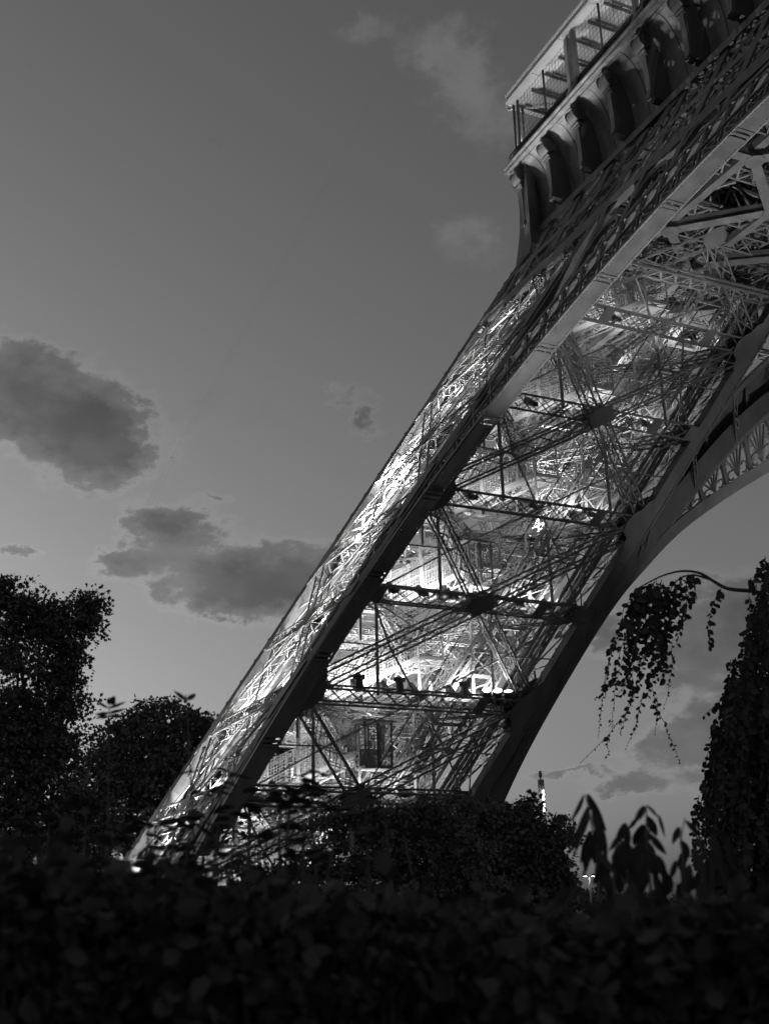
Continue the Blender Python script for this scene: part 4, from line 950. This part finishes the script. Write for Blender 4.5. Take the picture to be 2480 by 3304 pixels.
# near hedge shrubs across the bottom ---------------------------------------------------------------
def near_shrub(label, D, outline, n, leaf, tpl=OVAL, depth=.9, dens_pow=1.):
    """outline: list of (px, py) of its top edge"""
    xs = [p[0] for p in outline]; g0 = at(sum(xs) / len(xs), 2986, D); g0[2] = 0
    t = root('garden_shrub', tuple(g0), label, 'shrub', 'shrubs at the photographer\'s feet')
    x = rng.uniform(min(xs), max(xs), n); ytop = np.interp(x, xs, [p[1] for p in outline]); d = D + rng.uniform(0, depth, n)
    y = ytop + np.abs(rng.normal(size=n)) * 60 + rng.random(n) ** dens_pow * (3600 - ytop)
    # leaf tiers: leaves gather in sprays
    k = n // 14; sel = rng.integers(0, k, n); off = rng.normal(size=(n, 3)) * vec(.08, .08, .035)
    P = np.array([at(x[i], y[i], d[i]) for i in range(k)])[sel] + off; P[:, 2] = np.maximum(P[:, 2], .03)
    Dd = off * 6 + rng.normal(size=(n, 3)) * .4 + vec(0, 0, -.12)
    leaf_mesh('foliage', tpl, P, Dd, leaf * rng.uniform(.5, 1.35, n), LEAF2, t, 'stuff')
    m = MB()
    for i in range(0, k, 3):
        p = at(x[i], y[i], d[i]); b = vec(g0[0] + (p[0] - g0[0]) * .5, g0[1] + (p[1] - g0[1]) * .5, 0); m.tube([b, (b + p) / 2 + vec(0, 0, .1), p], [.012, .008, .003], 4, False)
    m.build('stems', BARK, t, 'stuff')
    return t
near_shrub('dark out of focus shrub across the bottom left corner', 2.7, [(-300,2700),(-80,2800),(60,2730),(180,2840),(300,2760),(400,2880),(480,2830),(580,2930),(680,2860),(800,2930)], 15000, .05)
near_shrub('dark shrub filling the bottom middle below the foot of the tower', 2.6, [(550,2900),(640,2960),(740,2860),(860,2960),(960,2870),(1080,2960),(1180,2880),(1300,2980),(1420,2890),(1540,2990),(1640,2930),(1750,3010)], 15000, .05)
near_shrub('dark shrub filling the bottom right corner under the long drooping leaves', 2.8, [(1650,3000),(1780,3050),(1900,2990),(2010,3030),(2100,2950),(2210,3000),(2300,2940),(2410,2980),(2500,2900),(2750,2920)], 11000, .062)
# layered sprays rising in front of the tower foot, and two sprigs in outline
g0 = at(800, 2986, 5.0); g0[2] = 0
sp = root('dogwood_shrub', tuple(g0), 'blurred dogwood with flat leaf tiers crossing the lit foot of the tower', 'shrub')
tiers = [(985,2505,90),(940,2540,110),(1000,2560,80),(900,2590,120),(1040,2595,70),(720,2490,70),(690,2560,60),(760,2640,120),(950,2660,60),(860,2690,120),(1180,2600,60),(1240,2620,70),(620,2640,90),(560,2720,100),(660,2740,110),(800,2760,120),(980,2740,110),(1080,2700,80),(1120,2770,100),(480,2660,80),(640,2800,150),(900,2830,170),(360,2700,120),(280,2600,100),(160,2650,120),(420,2780,140),(1300,2690,70)]
m = MB(); LP, LD, LS = [], [], []
for (x, y, w) in tiers:
    D = 4.2 + rng.uniform(-.4, .5); c = at(x, y, D); n = int(w / 7)
    b = at(x + rng.uniform(-40, 40), 3150, D); m.tube([b, (b + c) / 2 + H_ * rng.uniform(-.05, .05), c], [.008, .006, .003], 4, False)
    for i in range(n):
        p = c + H_ * rng.uniform(-.5, .5) * w / FPX * D * 2 + FW * rng.normal() * .1 + vec(0, 0, rng.normal() * .012)
        LP.append(p); LD.append(H_ * rng.choice([-1, 1]) + rng.normal(size=3) * .3 * vec(1, 1, .4) + vec(0, 0, -.15)); LS.append(rng.uniform(.05, .085))
m.build('stems', BARK, sp, 'stuff')
order = np.argsort(-np.array(LS))[:300]
for i in order: leaf_object(LP[i], LD[i], LS[i], sp, oval_me, (0, 0, 1))
for (x0, y0, x1, y1, w) in ((350,2285,302,2258,12),(352,2285,405,2266,14),(354,2272,345,2252,18),(356,2272,366,2254,18),(352,2300,304,2308,16),(352,2300,402,2290,14),(352,2310,395,2312,14),(352,2312,310,2316,14),(600,2258,564,2232,16),(604,2258,642,2234,15),(602,2256,588,2242,14),(604,2256,622,2240,14)):
    px_leaf(x0, y0, x1, y1, w, 5.0, sp, long_me)
m = MB(); m.tube([at(340, 3100, 5), at(350, 2600, 5), at(353, 2270, 5)], [.006, .004, .002], 5, False); m.tube([at(640, 3100, 5), at(620, 2600, 5), at(602, 2255, 5)], [.006, .004, .002], 5, False); m.build('sprig_stem', BARK, sp)
# ------------------------------------------------------------------ pylon with a string of lights, street lamp, small lights
def pylon():
    D = 150.0; c = at(1775, 2986, D); c[2] = 0; h = at(1743, 2516, D)[2]; k = D / FPX * 1.06
    t = root('light_pylon', tuple(c), 'slim dark square pylon with a string of white bulbs down its edge', 'pylon')
    m = MB(); m.bar(c, vec(c[0], c[1], h), 17 * k, 17 * k, FW); m.build('shaft', IRON, t)
    m = MB(); m.tube([vec(c[0], c[1], h), vec(c[0], c[1], h + 6 * k), vec(c[0], c[1], h + 10 * k), vec(c[0], c[1], h + 18 * k), vec(c[0], c[1], h + 21 * k), vec(c[0], c[1], h + 25 * k)], [2.2 * k, 2.2 * k, 5 * k, 5 * k, 3 * k, 5 * k], 10); m.build('finial', STEELD, t)
    for y, dx in ((2553,0),(2563,2),(2572,0),(2578,2),(2590,1),(2597,4),(2607,2),(2616,3),(2660,3),(2670,3),(2678,3),(2725,4),(2770,6)):
        m = MB(); p = at(1751 + dx, y, D - .6); m.tube([p - vec(0, 0, .12), p, p + vec(0, 0, .12)], [.03, .085, .03], 8); m.build('bulb', BULB, t)
pylon()
def street_lamp():
    D = 92.0; c = at(1912, 2986, D); c[2] = 0; h = at(1896, 2829, D)[2]; k = D / FPX * 1.06
    t = root('street_lamp', tuple(c), 'tall street lamp with two short arms and lit heads', 'street lamp')
    m = MB(); m.tube([c, vec(c[0], c[1], h)], [.09, .055], 10); m.build('pole', PALE, t)
    for s in (-1, 1):
        m = MB(); a = vec(c[0], c[1], h); b = a + H_ * s * .32 + vec(0, 0, .06); m.tube([a, b], .03, 6); m.build('arm', STEELD, t)
        m = MB(); m.tube([b + vec(0, 0, .0), b + vec(0, 0, .07), b + vec(0, 0, .16)], [.2, .17, .05], 12); hd = m.build('lamp_head', STEELD, t)
        m = MB(); m.tube([b + vec(0, 0, -.05), b + vec(0, 0, -.01)], [.1, .17], 12); m.build('lens', LENS, hd)
        l = bpy.data.lights.new('lamp_light', 'POINT'); l.energy = 18; l.shadow_soft_size = .1; o = bpy.data.objects.new('lamp_light', l); COL.objects.link(o); o.location = b + vec(0, 0, -.25)
street_lamp()
